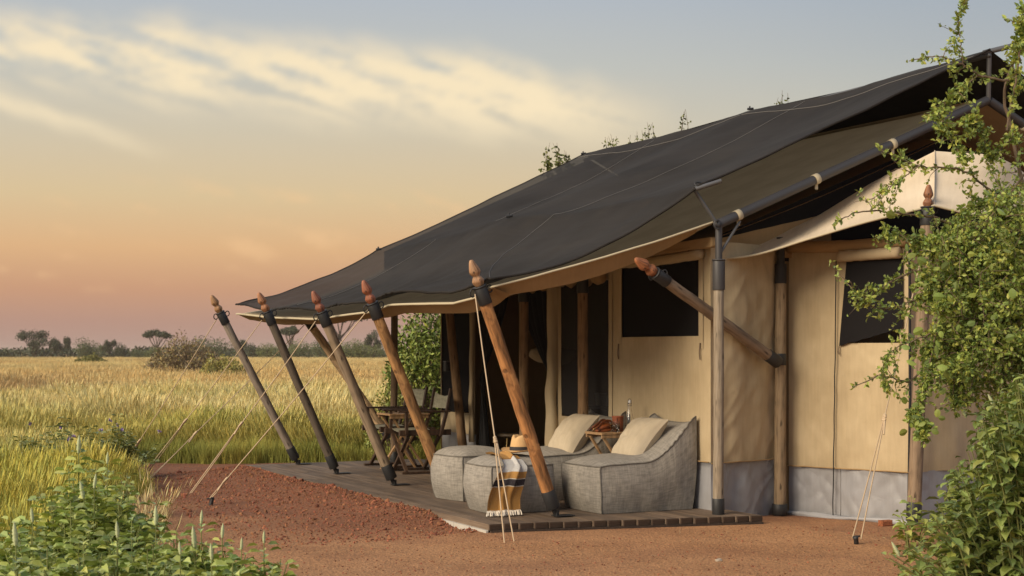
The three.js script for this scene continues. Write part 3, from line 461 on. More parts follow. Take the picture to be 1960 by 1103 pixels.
// ---- things inside the doorway
{
  const st = tentThing('side_table', 'small round dark table with thin brass legs inside the doorway', 'table', 4.6, 2.52, 0.1);
  part('table_top', lathe([[0, 0.375], [0.20, 0.375], [0.215, 0.385], [0.215, 0.405], [0.2, 0.415], [0, 0.415]], 28), std({ color: C(0.12, 0.085, 0.05), map: woodMap, roughness: 0.5 }), st);
  for (let k = 0; k < 3; k++) { const q = k * 2.094 + 0.5; part('leg', bar(V(0.13 * Math.cos(q), 0.38, 0.13 * Math.sin(q)), V(0.17 * Math.cos(q), 0, 0.17 * Math.sin(q)), 0.009), M.brass, st); }
  const sh = tentThing('tea_shelf', 'dark narrow shelf seen dimly through the black mesh panel', 'shelf', 1.95, 2.3, 0.1);
  part('board', box(0.3, 0.03, 0.7, 0, 0.79, 0), M.chairWood, sh); for (const z of [-0.3, 0.3]) for (const x of [-0.12, 0.12]) part('leg', box(0.03, 0.775, 0.03, x, 0.387, z), M.chairWood, sh);
  const tin = (label, a, b, w, h) => { const t = tentThing('white_tin', label, 'tin', a, b, 0.906); part('body', box(w, h, w, 0, h / 2, 0), M.white, t); part('lid', box(w * 1.06, h * 0.14, w * 1.06, 0, h * 1.07, 0), M.white, t); };
  tin('pale square tin behind the mesh panel, left of its pair', 2.12, 2.22, 0.085, 0.11); tin('pale square tin behind the mesh panel, right of its pair', 1.96, 2.24, 0.08, 0.09);
  const um = tentThing('hanging_bundle', 'narrow tan cloth bundle hanging in the dark doorway', 'bundle', 4.1, 2.75, 0.92);
  part('cloth', tube(range(0, 1, 16).map((t) => V(0, t * 0.36, 0)), (t, q) => (0.018 + 0.04 * Math.pow(t, 0.7)) * (1 + 0.14 * Math.cos(q * 6 + t * 5)), 18), M.canvas, um); part('tip', bar(V(0, 0.0, 0), V(0, -0.07, 0), 0.006), M.brass, um);
  const bl = tentThing('rolled_blind', 'loose tan roll of cloth high inside the doorway', 'blind', 4.25, 2.85, 1.42);
  part('roll', tube(range(0, 1, 16).map((t) => V(-0.3 + 0.6 * t, -0.05 * Math.sin(t * 3.1), 0.02 * Math.sin(t * 5))), (t, q) => 0.09 * (1 + 0.2 * Math.sin(t * 12 + q * 2)) * Math.sqrt(Math.sin(Math.PI * (0.06 + 0.88 * t))), 14), M.canvas, bl);
}

// ---- upright posts under the fly
const greyWood = wood(0.30, 0.245, 0.185), darkWood = wood(0.17, 0.115, 0.07), midWood = wood(0.27, 0.165, 0.085);
function poleGeo(p, q, r0, r1, seed, knots = 0.06) { const n = 26, bend = 0.012; const pts = range(0, 1, n).map((t) => { const v = p.clone().lerp(q, t); v.x += bend * Math.sin(t * Math.PI) * noise(seed, 2, 1) * 2 + 0.006 * noise(t * 4, seed); v.z += bend * Math.sin(t * Math.PI) * noise(seed, 5, 1) * 2; return v; }); return tube(pts, (t, a) => lerp(r0, r1, t) * (1 + knots * noise(Math.cos(a) * 0.9 + seed, Math.sin(a) * 0.9, t * 6 + seed) + knots * 0.7 * noise(Math.cos(a) * 2.2, Math.sin(a) * 2.2 + seed, t * 15)), 16, false, 0.55); }
function post(label, a, b, y0, lean, h, r, mat, seed, group = 'upright posts along the front wall') {
  const t = tentThing('tent_post', label, 'post', a, b, y0, group), foot = V(0, 0, 0), top = L(lean[0], lean[1], h);
  part('shaft', poleGeo(foot, top, r * 1.05, r * 0.95, seed), mat, t); part('sleeve', tube([top.clone().multiplyScalar(0.93), top.clone().multiplyScalar(1.03)], r * 1.12, 16), M.iron, t); return t;
}
{
  const t = post('brown leaning post left of the doorway with a small black box on it', 4.60, 1.92, 0.1, [0.42, -0.02], 1.93, 0.05, midWood, 1);
  const l = tentThing('wall_lamp', 'small black box lamp fixed to the leaning brown post', 'lamp', 4.92, 1.86, 1.21); part('housing', box(0.055, 0.10, 0.07, -0.02, 0.05, 0), M.iron, l); part('cap', box(0.06, 0.012, 0.075, -0.02, 0.108, 0), M.steel, l);
}
post('brown upright post in the middle of the dark doorway', 3.11, 1.9, 0.1, [0.02, 0], 1.97, 0.05, midWood, 2);
post('brown upright post in front of the black mesh panel', 1.89, 1.9, 0.1, [0.02, 0], 2.02, 0.05, midWood, 3);
function framePost(label, a, b, y0, seed, mat) {
  const t = tentThing('frame_post', label, 'post', a, b, y0, 'corner posts that carry the fly frame'), h = 1.84;
  part('shaft', poleGeo(V(0, 0, 0), V(0.004, h, 0), 0.044, 0.042, seed, 0.03), mat, t);
  part('foot_sleeve', tube([V(0, 0, 0), V(0, 0.13, 0)], 0.05, 18), M.iron, t);
  part('sleeve', [tube([V(0.004, h - 0.01, 0), V(0.004, h + 0.235, 0)], 0.051, 18), tube([V(0.004, h + 0.225, 0), V(0.004, h + 0.24, 0)], 0.0535, 18)], M.pipe, t);
  part('pipe', tube([V(0.004, h + 0.2, 0), V(0.004, 2.39, 0)], 0.029, 14), M.pipe, t);
  return t;
}
{
  const t = framePost('pale grey weathered post with a dark pipe on top at the near corner', -0.214, 1.975, 0.1, 5, greyWood);
  part('knuckle', [bar(V(-0.03, 2.36, 0.03), V(0.02, 2.36, -0.03), 0.034, 14), tube(range(0, 1, 14).map((k) => V(0.004 + 0.034 * Math.cos(k * 6.283) - 0.035, 2.36 + 0.034 * Math.sin(k * 6.283), 0.035)), 0.007, 6)], M.pipe, t);
  part('brace', bar(V(0.02, 2.13, 0.0), V(0.215, 2.40, 0.0), 0.012, 8), M.steel, t);
  part('fly_strut', bar(V(0.0, 2.35, 0.0), L(0.03, -0.205, 2.63), 0.016, 10), M.steel, t);
  part('fly_stub', bar(L(-0.02, -0.235, 2.64), L(-0.10, -0.04, 2.705), 0.019, 12), M.steel, t);
  part('cord', [tube(smooth([L(-0.02, -0.22, 2.65), L(0, -0.23, 2.69), L(-0.02, -0.18, 2.69), L(-0.03, -0.2, 2.64), L(0, -0.24, 2.66)], 16), 0.007, 5)], M.iron, t);
}
framePost('dark upright post at the far end of the deck beside the leafy bush', 6.25, 1.74, 0.1, 8, darkWood);
{
  const t = tentThing('bay_post', 'brown post with black collar where the short wall meets the bay', 'post', 0.19, 2.895, 0.02);
  part('shaft', poleGeo(V(0, 0.05, 0), V(0.01, 2.03, 0), 0.053, 0.046, 11, 0.04), wood(0.33, 0.24, 0.15), t);
  part('foot_sleeve', tube([V(0, -0.01, 0), V(0, 0.085, 0)], 0.066, 16), M.iron, t);
  part('collar', tube([V(0, 1.29, 0), V(0, 1.39, 0)], 0.057, 18), M.iron, t);
  part('sleeve', [tube([V(0.01, 2.0, 0), V(0.01, 2.17, 0)], 0.052, 16), tube([V(0.01, 2.12, 0), V(0.01, 2.4, 0)], 0.036, 16)], M.iron, t);
}

// ---- splayed poles with carved wooden tips
const finialProfile = [[0, 0], [0.033, 0], [0.036, 0.012], [0.046, 0.035], [0.047, 0.052], [0.036, 0.074], [0.027, 0.086], [0.033, 0.096], [0.045, 0.115], [0.046, 0.132], [0.036, 0.165], [0.024, 0.2], [0.014, 0.218], [0, 0.221]];
const tipWood = (r, g, b) => std({ color: C(r, g, b), map: barkMap, bumpMap: woodBump, bumpScale: 0.002, roughness: 0.6 });
function ring(c, r, normal, w = 0.006) { const n = normal.clone().normalize(), x = (Math.abs(n.y) < 0.9 ? V(0, 1, 0) : V(1, 0, 0)).cross(n).normalize(), y = n.clone().cross(x); return tube(range(0, 1, 16).map((k) => c.clone().addScaledVector(x, Math.cos(k * 6.2832) * r).addScaledVector(y, Math.sin(k * 6.2832) * r * 1.3)), w, 6); }
function splayed(label, foot, top, r, mat, tip, seed, { shoe = 0.15, plate = true, tipScale = 1, name = 'splayed_pole', group = 'splayed poles along the deck edge' } = {}) {
  const o = T(...foot), t = tentThing(name, label, 'pole', ...foot, group), q = L(top[0] - foot[0], top[1] - foot[1], top[2] - foot[2]), d = q.clone().normalize(), len = q.length();
  const at = (s) => d.clone().multiplyScalar(s);
  part('shaft', poleGeo(at(shoe ? 0.09 : 0), at(len), r * 1.06, r * 0.96, seed, 0.07), mat, t);
  if (shoe) part('shoe', [tube([at(0.075), at(0.075 + shoe)], r * 1.16, 18)], M.iron, t);
  if (plate) { part('foot_pin', [tube([V(0, 0.005, 0), at(0.05), at(0.085)], 0.022, 10), box(0.03, 0.045, 0.05, 0, 0.03, 0)], M.iron, t); part('foot_plate', box(0.17, 0.007, 0.1, 0.06, 0.006, 0), M.iron, t); }
  part('sleeve', [tube([at(len - 0.06), at(len + 0.085)], r * 1.1, 18), tube([at(len + 0.075), at(len + 0.09)], r * 1.14, 18)], M.iron, t);
  part('eye_ring', [ring(at(len + 0.03).add(L(0.0, -r - 0.03, 0.0)), 0.024, L(1, 0, 0.2)), ring(at(len + 0.06).add(L(0.0, r + 0.026, 0.01)), 0.022, L(1, 0.2, 0))], M.iron, t);
  if (tip) { const g = lathe(finialProfile, 18); g.scale(tipScale, tipScale, tipScale); const p = g.attributes.position; for (let i = 0; i < p.count; i++) { const k = 1 + 0.05 * noise(p.getX(i) * 40, p.getY(i) * 20 + seed, p.getZ(i) * 40); p.setX(i, p.getX(i) * k); p.setZ(i, p.getZ(i) * k); } g.computeVertexNormals(); part('finial', along(g, at(len + 0.085), at(len + 1)), tip, t); }
  return { o, top: T(...top) };
}
const orangeWood = wood(0.50, 0.25, 0.10, true), paleBark = wood(0.45, 0.26, 0.115, true), ashWood = wood(0.29, 0.24, 0.20), blackWood = wood(0.125, 0.098, 0.075), brownGrey = wood(0.30, 0.225, 0.155);
const SP = [
  [[6.374, 0.581, 0.105], [6.374, -0.315, 1.805], 0.046, ashWood, tipWood(0.46, 0.27, 0.14), 21, 'greyish splayed pole with a tan tip, farthest along the deck edge'],
  [[4.912, 0.535, 0.105], [4.912, -0.215, 1.775], 0.046, blackWood, tipWood(0.47, 0.22, 0.11), 22, 'dark brown splayed pole with a pale orange tip, second from the far end'],
  [[3.36, 0.579, 0.105], [3.36, -0.145, 1.735], 0.049, brownGrey, tipWood(0.36, 0.135, 0.08), 23, 'grey brown splayed pole with a red brown tip in front of the chairs'],
  [[2.10, 0.60, 0.105], [2.074, -0.12, 1.78], 0.050, paleBark, tipWood(0.40, 0.145, 0.08), 24, 'peeling golden brown splayed pole with a red tip behind the left pouf'],
  [[0.21, 0.705, 0.105], [0.21, 0.055, 1.855], 0.050, orangeWood, tipWood(0.48, 0.29, 0.17), 25, 'glossy orange brown splayed pole standing before the pouf with the blanket'],
];
for (const [f, t, r, m, tip, s, label] of SP) splayed(label, f, t, r, m, tip, s);
splayed('brown strut slanting up to an orange tip from the collar of the bay post', [0.09, 2.86, 1.30], [-0.11, 1.50, 2.02], 0.047, wood(0.26, 0.185, 0.125), tipWood(0.46, 0.19, 0.09), 27, { shoe: 0.14, plate: false, name: 'slanting_strut', group: null, tipScale: 1.05 });
splayed('pale flaking strut without a tip slanting up beyond the splayed poles', [6.45, 1.80, 0.33], [6.6, 0.80, 1.76], 0.05, wood(0.85, 0.66, 0.45, true), null, 28, { shoe: 0.1, plate: false, name: 'slanting_strut', group: null });
splayed('weathered pole with a round brown tip half hidden by the right bush', [-1.126, 3.214, 0.0], [-1.1, 3.385, 2.50], 0.052, wood(0.28, 0.20, 0.135), tipWood(0.33, 0.15, 0.075), 29, { plate: false, name: 'bay_pole', group: null, tipScale: 0.85 });

// ---- guy ropes and their pegs
function guy(label, from, to, knotAt, seed, splay = 0.035) {          // single line from the ring to a knot, a doubled loop from there to the peg
  const A = T(...from), B = T(...to), t = thing('guy_rope', label, 'rope', B), d = A.clone().sub(B), len = d.length(), S = d.clone().cross(V(0, 1, 0)).normalize();
  const at = (s, k = 0, sag = 0) => d.clone().multiplyScalar(s).addScaledVector(S, k).add(V(0, -sag, 0));
  part('line', tube(range(0, 1, 20).map((u) => at(lerp(knotAt, 1, u), 0, 0.015 * Math.sin(u * 3.14))), 0.005, 6), M.rope, t);
  part('loop', [tube(range(0, 1, 16).map((u) => at(lerp(0.0, knotAt, u), splay * (1 - u) * 0.5 + 0.004, 0)), 0.005, 6), tube(range(0, 1, 16).map((u) => at(lerp(0.0, knotAt, u), -splay * (1 - u) * 0.5 - 0.004, 0.012 * Math.sin(u * 3.1))), 0.005, 6)], M.rope, t);
  part('knot', [tube(range(0, 1, 12).map((u) => at(knotAt + 0.02 * (u - 0.5), 0.013 * Math.cos(u * 18))), 0.011, 6), tube([at(knotAt - 0.01, 0.01), at(knotAt - 0.045, 0.02, 0.02)], 0.008, 6)], M.rope, t);
  return t;
}
function peg(label, to, lean) {
  const t = tentThing('tent_peg', label, 'peg', ...to);
  part('stake', along(lathe([[0, -0.05], [0.017, -0.05], [0.019, 0.06], [0.021, 0.075], [0, 0.08]], 10), V(0, 0, 0), L(...lean)), M.iron, t); part('hook', bar(L(0.0, -0.035, 0.062), L(0, 0.03, 0.07), 0.007), M.iron, t);
}
const G5 = [[6.37, -0.385, 1.82], [4.91, -0.285, 1.79], [3.36, -0.22, 1.75], [2.08, -0.19, 1.80], [0.2, -0.02, 1.875]];
guy('thin rope of the farthest splayed pole running down into the weeds', G5[0], [8.60, -0.96, 0.03], 0.16, 1);
guy('rope of the dark second pole with a knot halfway down', G5[1], [6.56, -1.18, 0.03], 0.36, 2);
guy('doubled rope of the third pole ending on bare earth', G5[2], [4.227, -1.236, 0.03], 0.40, 3, 0.03);
guy('long rope of the red tipped fourth pole tied to the black peg', G5[3], [3.263, -1.294, 0.07], 0.10, 4, 0.02);
guy('near rope of the orange pole hanging before the striped blanket', G5[4], [-0.505, -0.073, 0.02], 0.40, 5, 0.07);
guy('rope of the flaking strut running behind the second pole', [6.6, 0.73, 1.75], [6.0, -1.25, 0.03], 0.28, 6, 0.03);
guy('rope in front of the bay wall tied to a short peg', [-1.11, 3.36, 2.35], [-1.646, 2.21, 0.05], 0.38, 7, 0.06);
peg('black iron peg holding a rope in the bare earth left of the deck', [3.263, -1.294, 0.0], [0.1, 0.25, 1]);
peg('short dark peg in the sand before the bay wall', [-1.646, 2.21, 0.0], [-0.2, -0.3, 1]);

// ================================================================ FURNITURE ON THE DECK
const DECK = 0.103;
// a stuffed fabric block with a top profile; x runs along it (b), z across it
function stuffed({ len, wid, top, puff = 0.05, side = 0.035, seed = 1, nS = 44, nW = 30, nT = 20, round = 0.06, tuck = 0.05, wrinkle = 0.006, ears = 0 }) {
  const P = (s, w, t) => {
    const h = top((s + 1) / 2), corner = 1 - round * Math.pow(Math.abs(s * w), 3), tk = 1 - tuck * Math.pow(1 - t, 3), bul = Math.sin(Math.PI * Math.min(1, t * 0.95 + 0.02));
    let x = s * len / 2 * corner * tk + Math.sign(s) * side * Math.pow(Math.abs(s), 6) * bul * (1 - w * w * 0.8), z = w * wid / 2 * corner * tk + Math.sign(w) * side * Math.pow(Math.abs(w), 6) * bul * (1 - s * s * 0.8);
    let y = h * t + puff * t * t * (1 - Math.pow(s, 4)) * (1 - Math.pow(w, 4)) + ears * Math.pow(t, 6) * Math.pow(Math.abs(w), 5) * sstep(0.3, 1, s) - ears * 0.8 * t * (1 - w * w) * sstep(0.6, 1, s);
    const gather = ears ? 0.006 * Math.sin(s * 60 + w * 3) * sstep(0.75, 1, Math.abs(w)) * sstep(0.1, 0.5, s) * sstep(1.0, 0.8, s) * t : 0; y += gather;
    const k = wrinkle * (0.4 + 0.6 * (1 - Math.pow(t, 8)));
    x += k * 2.2 * fbm(z * 5 + seed, y * 3, seed, 3) * Math.pow(Math.abs(s), 4); z += k * 2.2 * fbm(x * 4 + seed, y * 3 + x * 2, seed + 5, 3) * Math.pow(Math.abs(w), 4); y += k * 1.3 * fbm(x * 4, z * 4 + seed, seed + 2, 3) * t;
    return V(x, y, z);
  };
  const sR = range(-1, 1, nS), wR = range(-1, 1, nW), tR = range(0, 1, nT);
  const faces = [sheet(sR, wR, (s, w) => P(s, w, 1), 0.45), sheet(sR, tR, (s, t) => P(s, 1, t), 0.45), sheet(sR, tR, (s, t) => P(s, -1, t), 0.45), sheet(wR, tR, (w, t) => P(1, w, t), 0.45), sheet(wR, tR, (w, t) => P(-1, w, t), 0.45)];
  const grow = (p) => { p.y += 0.002; return p; };
  const piping = [tube([...sR.map((s) => grow(P(s, 1, 1))), ...wR.slice().reverse().slice(1).map((w) => grow(P(1, w, 1))), ...sR.slice().reverse().slice(1).map((s) => grow(P(s, -1, 1))), ...wR.slice(1).map((w) => grow(P(-1, w, 1)))], 0.0065, 6)];
  for (const s of [-1, 1]) for (const w of [-1, 1]) piping.push(tube(tR.map((t) => P(s, w, t)), 0.0065, 6));
  return { geo: merge(faces), piping, P };
}
function pouf(label, a, b, turn, len, wid, h, seed) {
  const t = thing('pouf', label, 'pouf', T(a, b, DECK), TURN + turn), s = stuffed({ len, wid, top: () => h, puff: 0.075, side: 0.05, seed, tuck: 0.1, round: 0.10, wrinkle: 0.008, nS: 54, nW: 44, nT: 30 });
  part('cover', s.geo, M.linen, t); part('piping', s.piping, M.linenPiping, t); return t;
}
pouf('square grey linen pouf at the left, nothing lying on it', 1.90, 0.73, 0.16, 0.56, 0.56, 0.395, 3);
pouf('square grey linen pouf carrying the hat and the striped blanket', 0.86, 0.60, 0.0, 0.62, 0.58, 0.385, 7);
function lounger(label, a, b, seed) {
  const t = tentThing('lounger', label, 'lounger', a, b, DECK), prof = [[0, 0.375], [0.06, 0.392], [0.3, 0.40], [0.46, 0.402], [0.56, 0.425], [0.66, 0.49], [0.78, 0.58], [0.9, 0.68], [0.96, 0.735], [1, 0.745]];
  const smoothTop = (u) => { let s = 0; for (let k = -3; k <= 3; k++) s += curveAt(prof, clamp(u + k * 0.018))[0]; return s / 7; };
  const s = stuffed({ len: 0.97, wid: 0.68, top: smoothTop, puff: 0.055, side: 0.04, seed, nS: 80, nW: 44, nT: 30, tuck: 0.05, round: 0.05, wrinkle: 0.010, ears: 0.035 });
  part('cover', s.geo, M.linen, t); part('piping', s.piping, M.linenPiping, t); return t;
}
lounger('low grey linen lounger nearest the camera with a cream pillow on it', 0.53, 1.575, 4);
lounger('grey linen lounger behind the small folding table, mostly hidden', 1.66, 1.565, 9);
function pillow(label, a, b, y, size, tilt, seed, roll = 0) {
  const t = tentThing('pillow', label, 'pillow', a, b, y, null), n = 26;
  const up = V(Math.cos(tilt), Math.sin(tilt), 0), ac = V(0, 0, 1), nr = V(-Math.sin(tilt), Math.cos(tilt), 0);
  const f = (sg) => sheet(range(-1, 1, n), range(-1, 1, n), (p, q) => {
    const th = 0.115 * Math.pow((1 - Math.pow(Math.abs(p), 3)) * (1 - Math.pow(Math.abs(q), 3)), 0.62) * (1 + 0.3 * fbm(p * 2 + seed, q * 2, seed, 3)) + 0.014 * fbm(p * 3, q * 4, seed, 3) * (1 - p * p) * (1 - q * q);
    const pp = p * (1 - 0.07 * (1 - q * q)), qq = q * (1 - 0.07 * (1 - p * p)), c = Math.cos(roll), s = Math.sin(roll);
    return V(0, 0, 0).addScaledVector(ac, (pp * c - qq * s) * size[0] / 2).addScaledVector(up, (qq * c + pp * s) * size[1] / 2).addScaledVector(nr, sg * th + 0.02 * (1 - q * q));
  }, 0.6);
  part('cover', [f(1), f(-1)], M.pillow, t);
}
pillow('cream square pillow leaning on the near lounger', 0.56, 1.69, 0.655, [0.45, 0.53], 0.88, 2);
pillow('cream square pillow leaning on the farther lounger, left of the folding table', 1.56, 1.60, 0.65, [0.45, 0.52], 0.90, 6);
// ---- striped blanket over the pouf
{
  const t = tentThing('blanket', 'mustard and pale grey striped blanket with white fringe draped over the pouf', 'blanket', 0.56, 0.375, DECK);
  const cv = document.createElement('canvas'); cv.width = 128; cv.height = 512; const c = cv.getContext('2d'), r = rng(3);
  for (const [y0, y1, col] of [[0, 150, '#a98048'], [150, 158, '#8a5a28'], [158, 298, '#bdbcbb'], [298, 338, '#a87d44'], [338, 342, '#c9c4b8'], [342, 374, '#302c32'], [374, 378, '#c9c4b8'], [378, 512, '#a87a3e']]) { c.fillStyle = col; c.fillRect(0, y0, 128, y1 - y0); }
  for (let i = 0; i < 9000; i++) { c.fillStyle = r() < 0.5 ? 'rgba(255,255,255,0.10)' : 'rgba(60,30,0,0.12)'; c.fillRect(r() * 128, r() * 512, 1, 1 + r() * 2); }
  const tx = new THREE.CanvasTexture(cv); tx.colorSpace = THREE.SRGBColorSpace; tx.magFilter = THREE.LinearFilter;
  const path = [[0.36, 0.435], [0.24, 0.45], [0.13, 0.438], [0.05, 0.41], [-0.005, 0.39], [-0.055, 0.36], [-0.075, 0.29], [-0.085, 0.2], [-0.09, 0.12], [-0.10, 0.045]];   // [along a, y]
  const cur = new THREE.CatmullRomCurve3(path.map(([a, y]) => V(0, y, -a)), false, 'centripetal');
  const surf = (u, v, off) => {
    const p = cur.getPoint(v), down = sstep(0.3, 0.75, v), w = lerp(0.20, 0.30, down), cx = lerp(0.12, -0.03, sstep(0.25, 1, v));
    const fold = (0.028 * Math.sin(u * 9.5 + 1 + v * 2.0) + 0.014 * Math.sin(u * 19 + 3 - v * 3)) * (0.75 + 0.25 * down) + 0.02 * noise(u * 2, v * 4, 3);
    const n = v < 0.4 ? V(0, 1, 0) : V(0, 0.3 * (1 - down), 1).normalize();
    return V(cx + (u - 0.5) * w + 0.03 * noise(v * 3, 1.5) , p.y - 0.012 * noise(u * 3, 8) * down - 0.03 * down * (u < 0.35 ? 0 : -0.0), p.z).addScaledVector(n, Math.abs(fold) * 0.5 + fold * 0.5 + 0.024 + off);
  };
  const g = sheet(range(0, 1, 60), range(0, 1, 60), (u, v) => surf(u, v, 0)); { const uv = g.attributes.uv; let k = 0; for (let i = 0; i <= 60; i++) for (let j = 0; j <= 60; j++) uv.setXY(k++, i / 60, 1 - j / 60); }
  part('cloth', g, std({ color: C(0.95, 0.95, 0.95), map: tx, bumpMap: G(linenMap, 3, 5), bumpScale: 0.0015, roughness: 0.95 }), t);
  const fr = []; for (let k = 0; k < 46; k++) { const u = (k + r() * 0.6) / 46, p = surf(u, 1, 0), q = p.clone().add(V(-0.012 + 0.03 * (r() - 0.5), -0.034 - 0.012 * r(), 0.02 + 0.03 * r())); q.y = Math.max(q.y, 0.008); fr.push(tube([p, p.clone().lerp(q, 0.5).add(V(0, 0.006, 0.004)), q], (s) => 0.0055 * (0.7 + 0.5 * s), 5)); }
  part('fringe', fr, M.fringe, t);
}
// ---- hat
{
  const t = tentThing('straw_hat', 'tan straw hat with a dark band on top of the blanket', 'hat', 0.80, 0.68, 0.60);
  const sx = 0.88;
  const crown = new THREE.LatheGeometry([[0.098, 0.0], [0.094, 0.03], [0.087, 0.07], [0.081, 0.10], [0.07, 0.119], [0.05, 0.125], [0.025, 0.12], [0, 0.115]].map(([x, y]) => new THREE.Vector2(x, y)), 40);
  { const p = crown.attributes.position; for (let i = 0; i < p.count; i++) { const x = p.getX(i), y = p.getY(i), z = p.getZ(i), k = sstep(0.06, 0.12, y); p.setXYZ(i, x, y - 0.028 * k * Math.exp(-z * z / 0.0006) * (x > -0.06 ? 1 : 0.4) + 0.012 * k * Math.abs(z) / 0.08 , z * sx * (1 - 0.18 * k * sstep(-0.02, -0.08, x))); } crown.computeVertexNormals(); }
  part('crown', crown, M.straw, t);
  const brim = new THREE.LatheGeometry([[0.096, 0.003], [0.12, -0.001], [0.15, 0.001], [0.168, 0.008], [0.170, 0.010], [0.168, 0.004], [0.15, -0.004], [0.12, -0.006], [0.096, -0.003]].map(([x, y]) => new THREE.Vector2(x, y)), 48);
  { const p = brim.attributes.position; for (let i = 0; i < p.count; i++) { const x = p.getX(i), z = p.getZ(i), rr = Math.hypot(x, z); p.setY(i, p.getY(i) + 0.012 * sstep(0.1, 0.17, rr) * Math.cos(2 * Math.atan2(z, x)) * -1); p.setZ(i, z * 0.92); } brim.computeVertexNormals(); }
  part('brim', brim, M.straw, t);
  const band = new THREE.LatheGeometry([[0.0995, 0.004], [0.0975, 0.034], [0.094, 0.034], [0.095, 0.004]].map(([x, y]) => new THREE.Vector2(x, y)), 40); band.scale(1, 1, sx + 0.01); part('band', band, M.ribbon, t);
  t.rotation.y += 0.5;
}
// ---- folding table and what stands on it
{
  const tab = tentThing('folding_table', 'small folding wooden table between the two loungers', 'table', 1.06, 1.755, DECK);
  const H = 0.617; for (let k = 0; k < 4; k++) part('slat', box(0.45, 0.02, 0.0735, 0, H - 0.01, 0.1125 - k * 0.075), M.paleWood, tab);
  part('apron', [box(0.44, 0.028, 0.016, 0, H - 0.036, 0.135), box(0.44, 0.028, 0.016, 0, H - 0.036, -0.135)], M.paleWood, tab);
  for (const z of [0.115, -0.115]) for (const s of [-1, 1]) part('leg', beam(V(-s * 0.19, H - 0.04, z * (s > 0 ? 1 : 0.86)), V(s * 0.2, 0.0, z * (s > 0 ? 1 : 0.86)), 0.016, 0.032, V(0, 0, 1)), M.paleWood, tab);
  const top = DECK + H + 0.001;
  const bag = tentThing('leather_pouch', 'glossy brown leather pouch with coiled straps on the folding table', 'pouch', 1.09, 1.645, top);
  const body = new THREE.SphereGeometry(1, 28, 18); { const p = body.attributes.position; for (let i = 0; i < p.count; i++) { let x = p.getX(i), y = p.getY(i), z = p.getZ(i); const k = 1 + 0.12 * fbm(x * 2, y * 3, z * 2, 3); x *= 0.1 * k; z *= 0.07 * k; y = 0.04 + y * 0.042 * k - 0.02 * sstep(0.0, -0.1, x); p.setXYZ(i, x, Math.max(0, y), z); } body.computeVertexNormals(); }
  part('body', body, M.leather, bag);
  const sp = [[[-0.13, 0.01, 0.04], [-0.09, 0.035, 0.05], [-0.02, 0.088, 0.045], [0.06, 0.092, 0.03], [0.09, 0.05, 0.05], [0.03, 0.02, 0.085], [-0.06, 0.012, 0.085], [-0.11, 0.012, 0.06]], [[-0.14, 0.018, 0.0], [-0.08, 0.06, 0.02], [-0.01, 0.1, 0.0], [0.05, 0.09, -0.02], [0.1, 0.03, 0.0]], [[-0.1, 0.012, 0.09], [-0.03, 0.04, 0.088], [0.04, 0.055, 0.08], [0.09, 0.02, 0.07]]];
  for (const pts of sp) { const c = smooth(pts.map((q) => V(...q)), 30), g = sheet(range(0, 1, 30), [-1, 0, 1], (u, v) => { const i = Math.round(u * 30), p = c[i].clone(); p.y += v * 0.011 - 0.0; p.z += 0.004 * (1 - v * v); return p; }); part('strap', [g, tube(c, 0.0065, 6)], M.leather, bag); }
  part('buckle', [ring(V(-0.115, 0.022, 0.06), 0.011, V(0, 0, 1), 0.003), ring(V(0.035, 0.055, 0.083), 0.01, V(0, 0.2, 1), 0.003)], M.brass, bag);
  const gl = tentThing('water_glass', 'clear tumbler of water beside the leather pouch', 'glass', 0.99, 1.715, top);
  part('tumbler', lathe([[0, 0], [0.034, 0], [0.037, 0.004], [0.037, 0.094], [0.0345, 0.094], [0.0345, 0.012], [0, 0.011]], 28), M.glass, gl);
  part('water', lathe([[0, 0.0125], [0.0338, 0.0125], [0.0338, 0.058], [0, 0.058]], 28), phys({ color: C(0.95, 0.97, 0.97), roughness: 0.02, transmission: 1, thickness: 0.05, ior: 1.33 }), gl);
  const cup = tentThing('leather_cup', 'round brown leather cup with a lipped rim between glass and bottle', 'cup', 1.10, 1.805, top);
  part('wall', lathe([[0, 0], [0.046, 0], [0.048, 0.004], [0.05, 0.118], [0.054, 0.12], [0.055, 0.128], [0.052, 0.134], [0.048, 0.134], [0.046, 0.12], [0.044, 0.01], [0, 0.008]], 30), M.cup, cup);
  part('seam', [tube([V(-0.03, 0.005, 0.0395), V(-0.031, 0.118, 0.041)], 0.003, 5), ...[0.02, 0.1].map((y) => tube(range(0, 1, 30).map((k) => V(0.0495 * Math.cos(k * 6.283), y, 0.0495 * Math.sin(k * 6.283))), 0.0016, 4))], M.leatherDark, cup);
  const bo = tentThing('water_bottle', 'tall slender clear glass bottle with a clip stopper', 'bottle', 1.03, 1.885, top);
  part('bottle', lathe([[0, 0], [0.036, 0], [0.039, 0.005], [0.039, 0.07], [0.034, 0.11], [0.024, 0.16], [0.016, 0.205], [0.0135, 0.235], [0.0155, 0.238], [0.0155, 0.25], [0.0105, 0.25], [0.0105, 0.235], [0.0135, 0.2], [0.0215, 0.158], [0.0315, 0.108], [0.0362, 0.07], [0.0362, 0.012], [0, 0.01]], 28), M.glass, bo);
  part('water', lathe([[0, 0.0125], [0.0355, 0.0125], [0.0355, 0.05], [0, 0.05]], 24), phys({ color: C(0.95, 0.97, 0.97), roughness: 0.02, transmission: 1, thickness: 0.05, ior: 1.33 }), bo);
  part('stopper', lathe([[0, 0.248], [0.012, 0.248], [0.014, 0.256], [0.012, 0.27], [0.008, 0.276], [0, 0.278]], 16), std({ color: C(0.75, 0.75, 0.73), roughness: 0.3 }), bo);
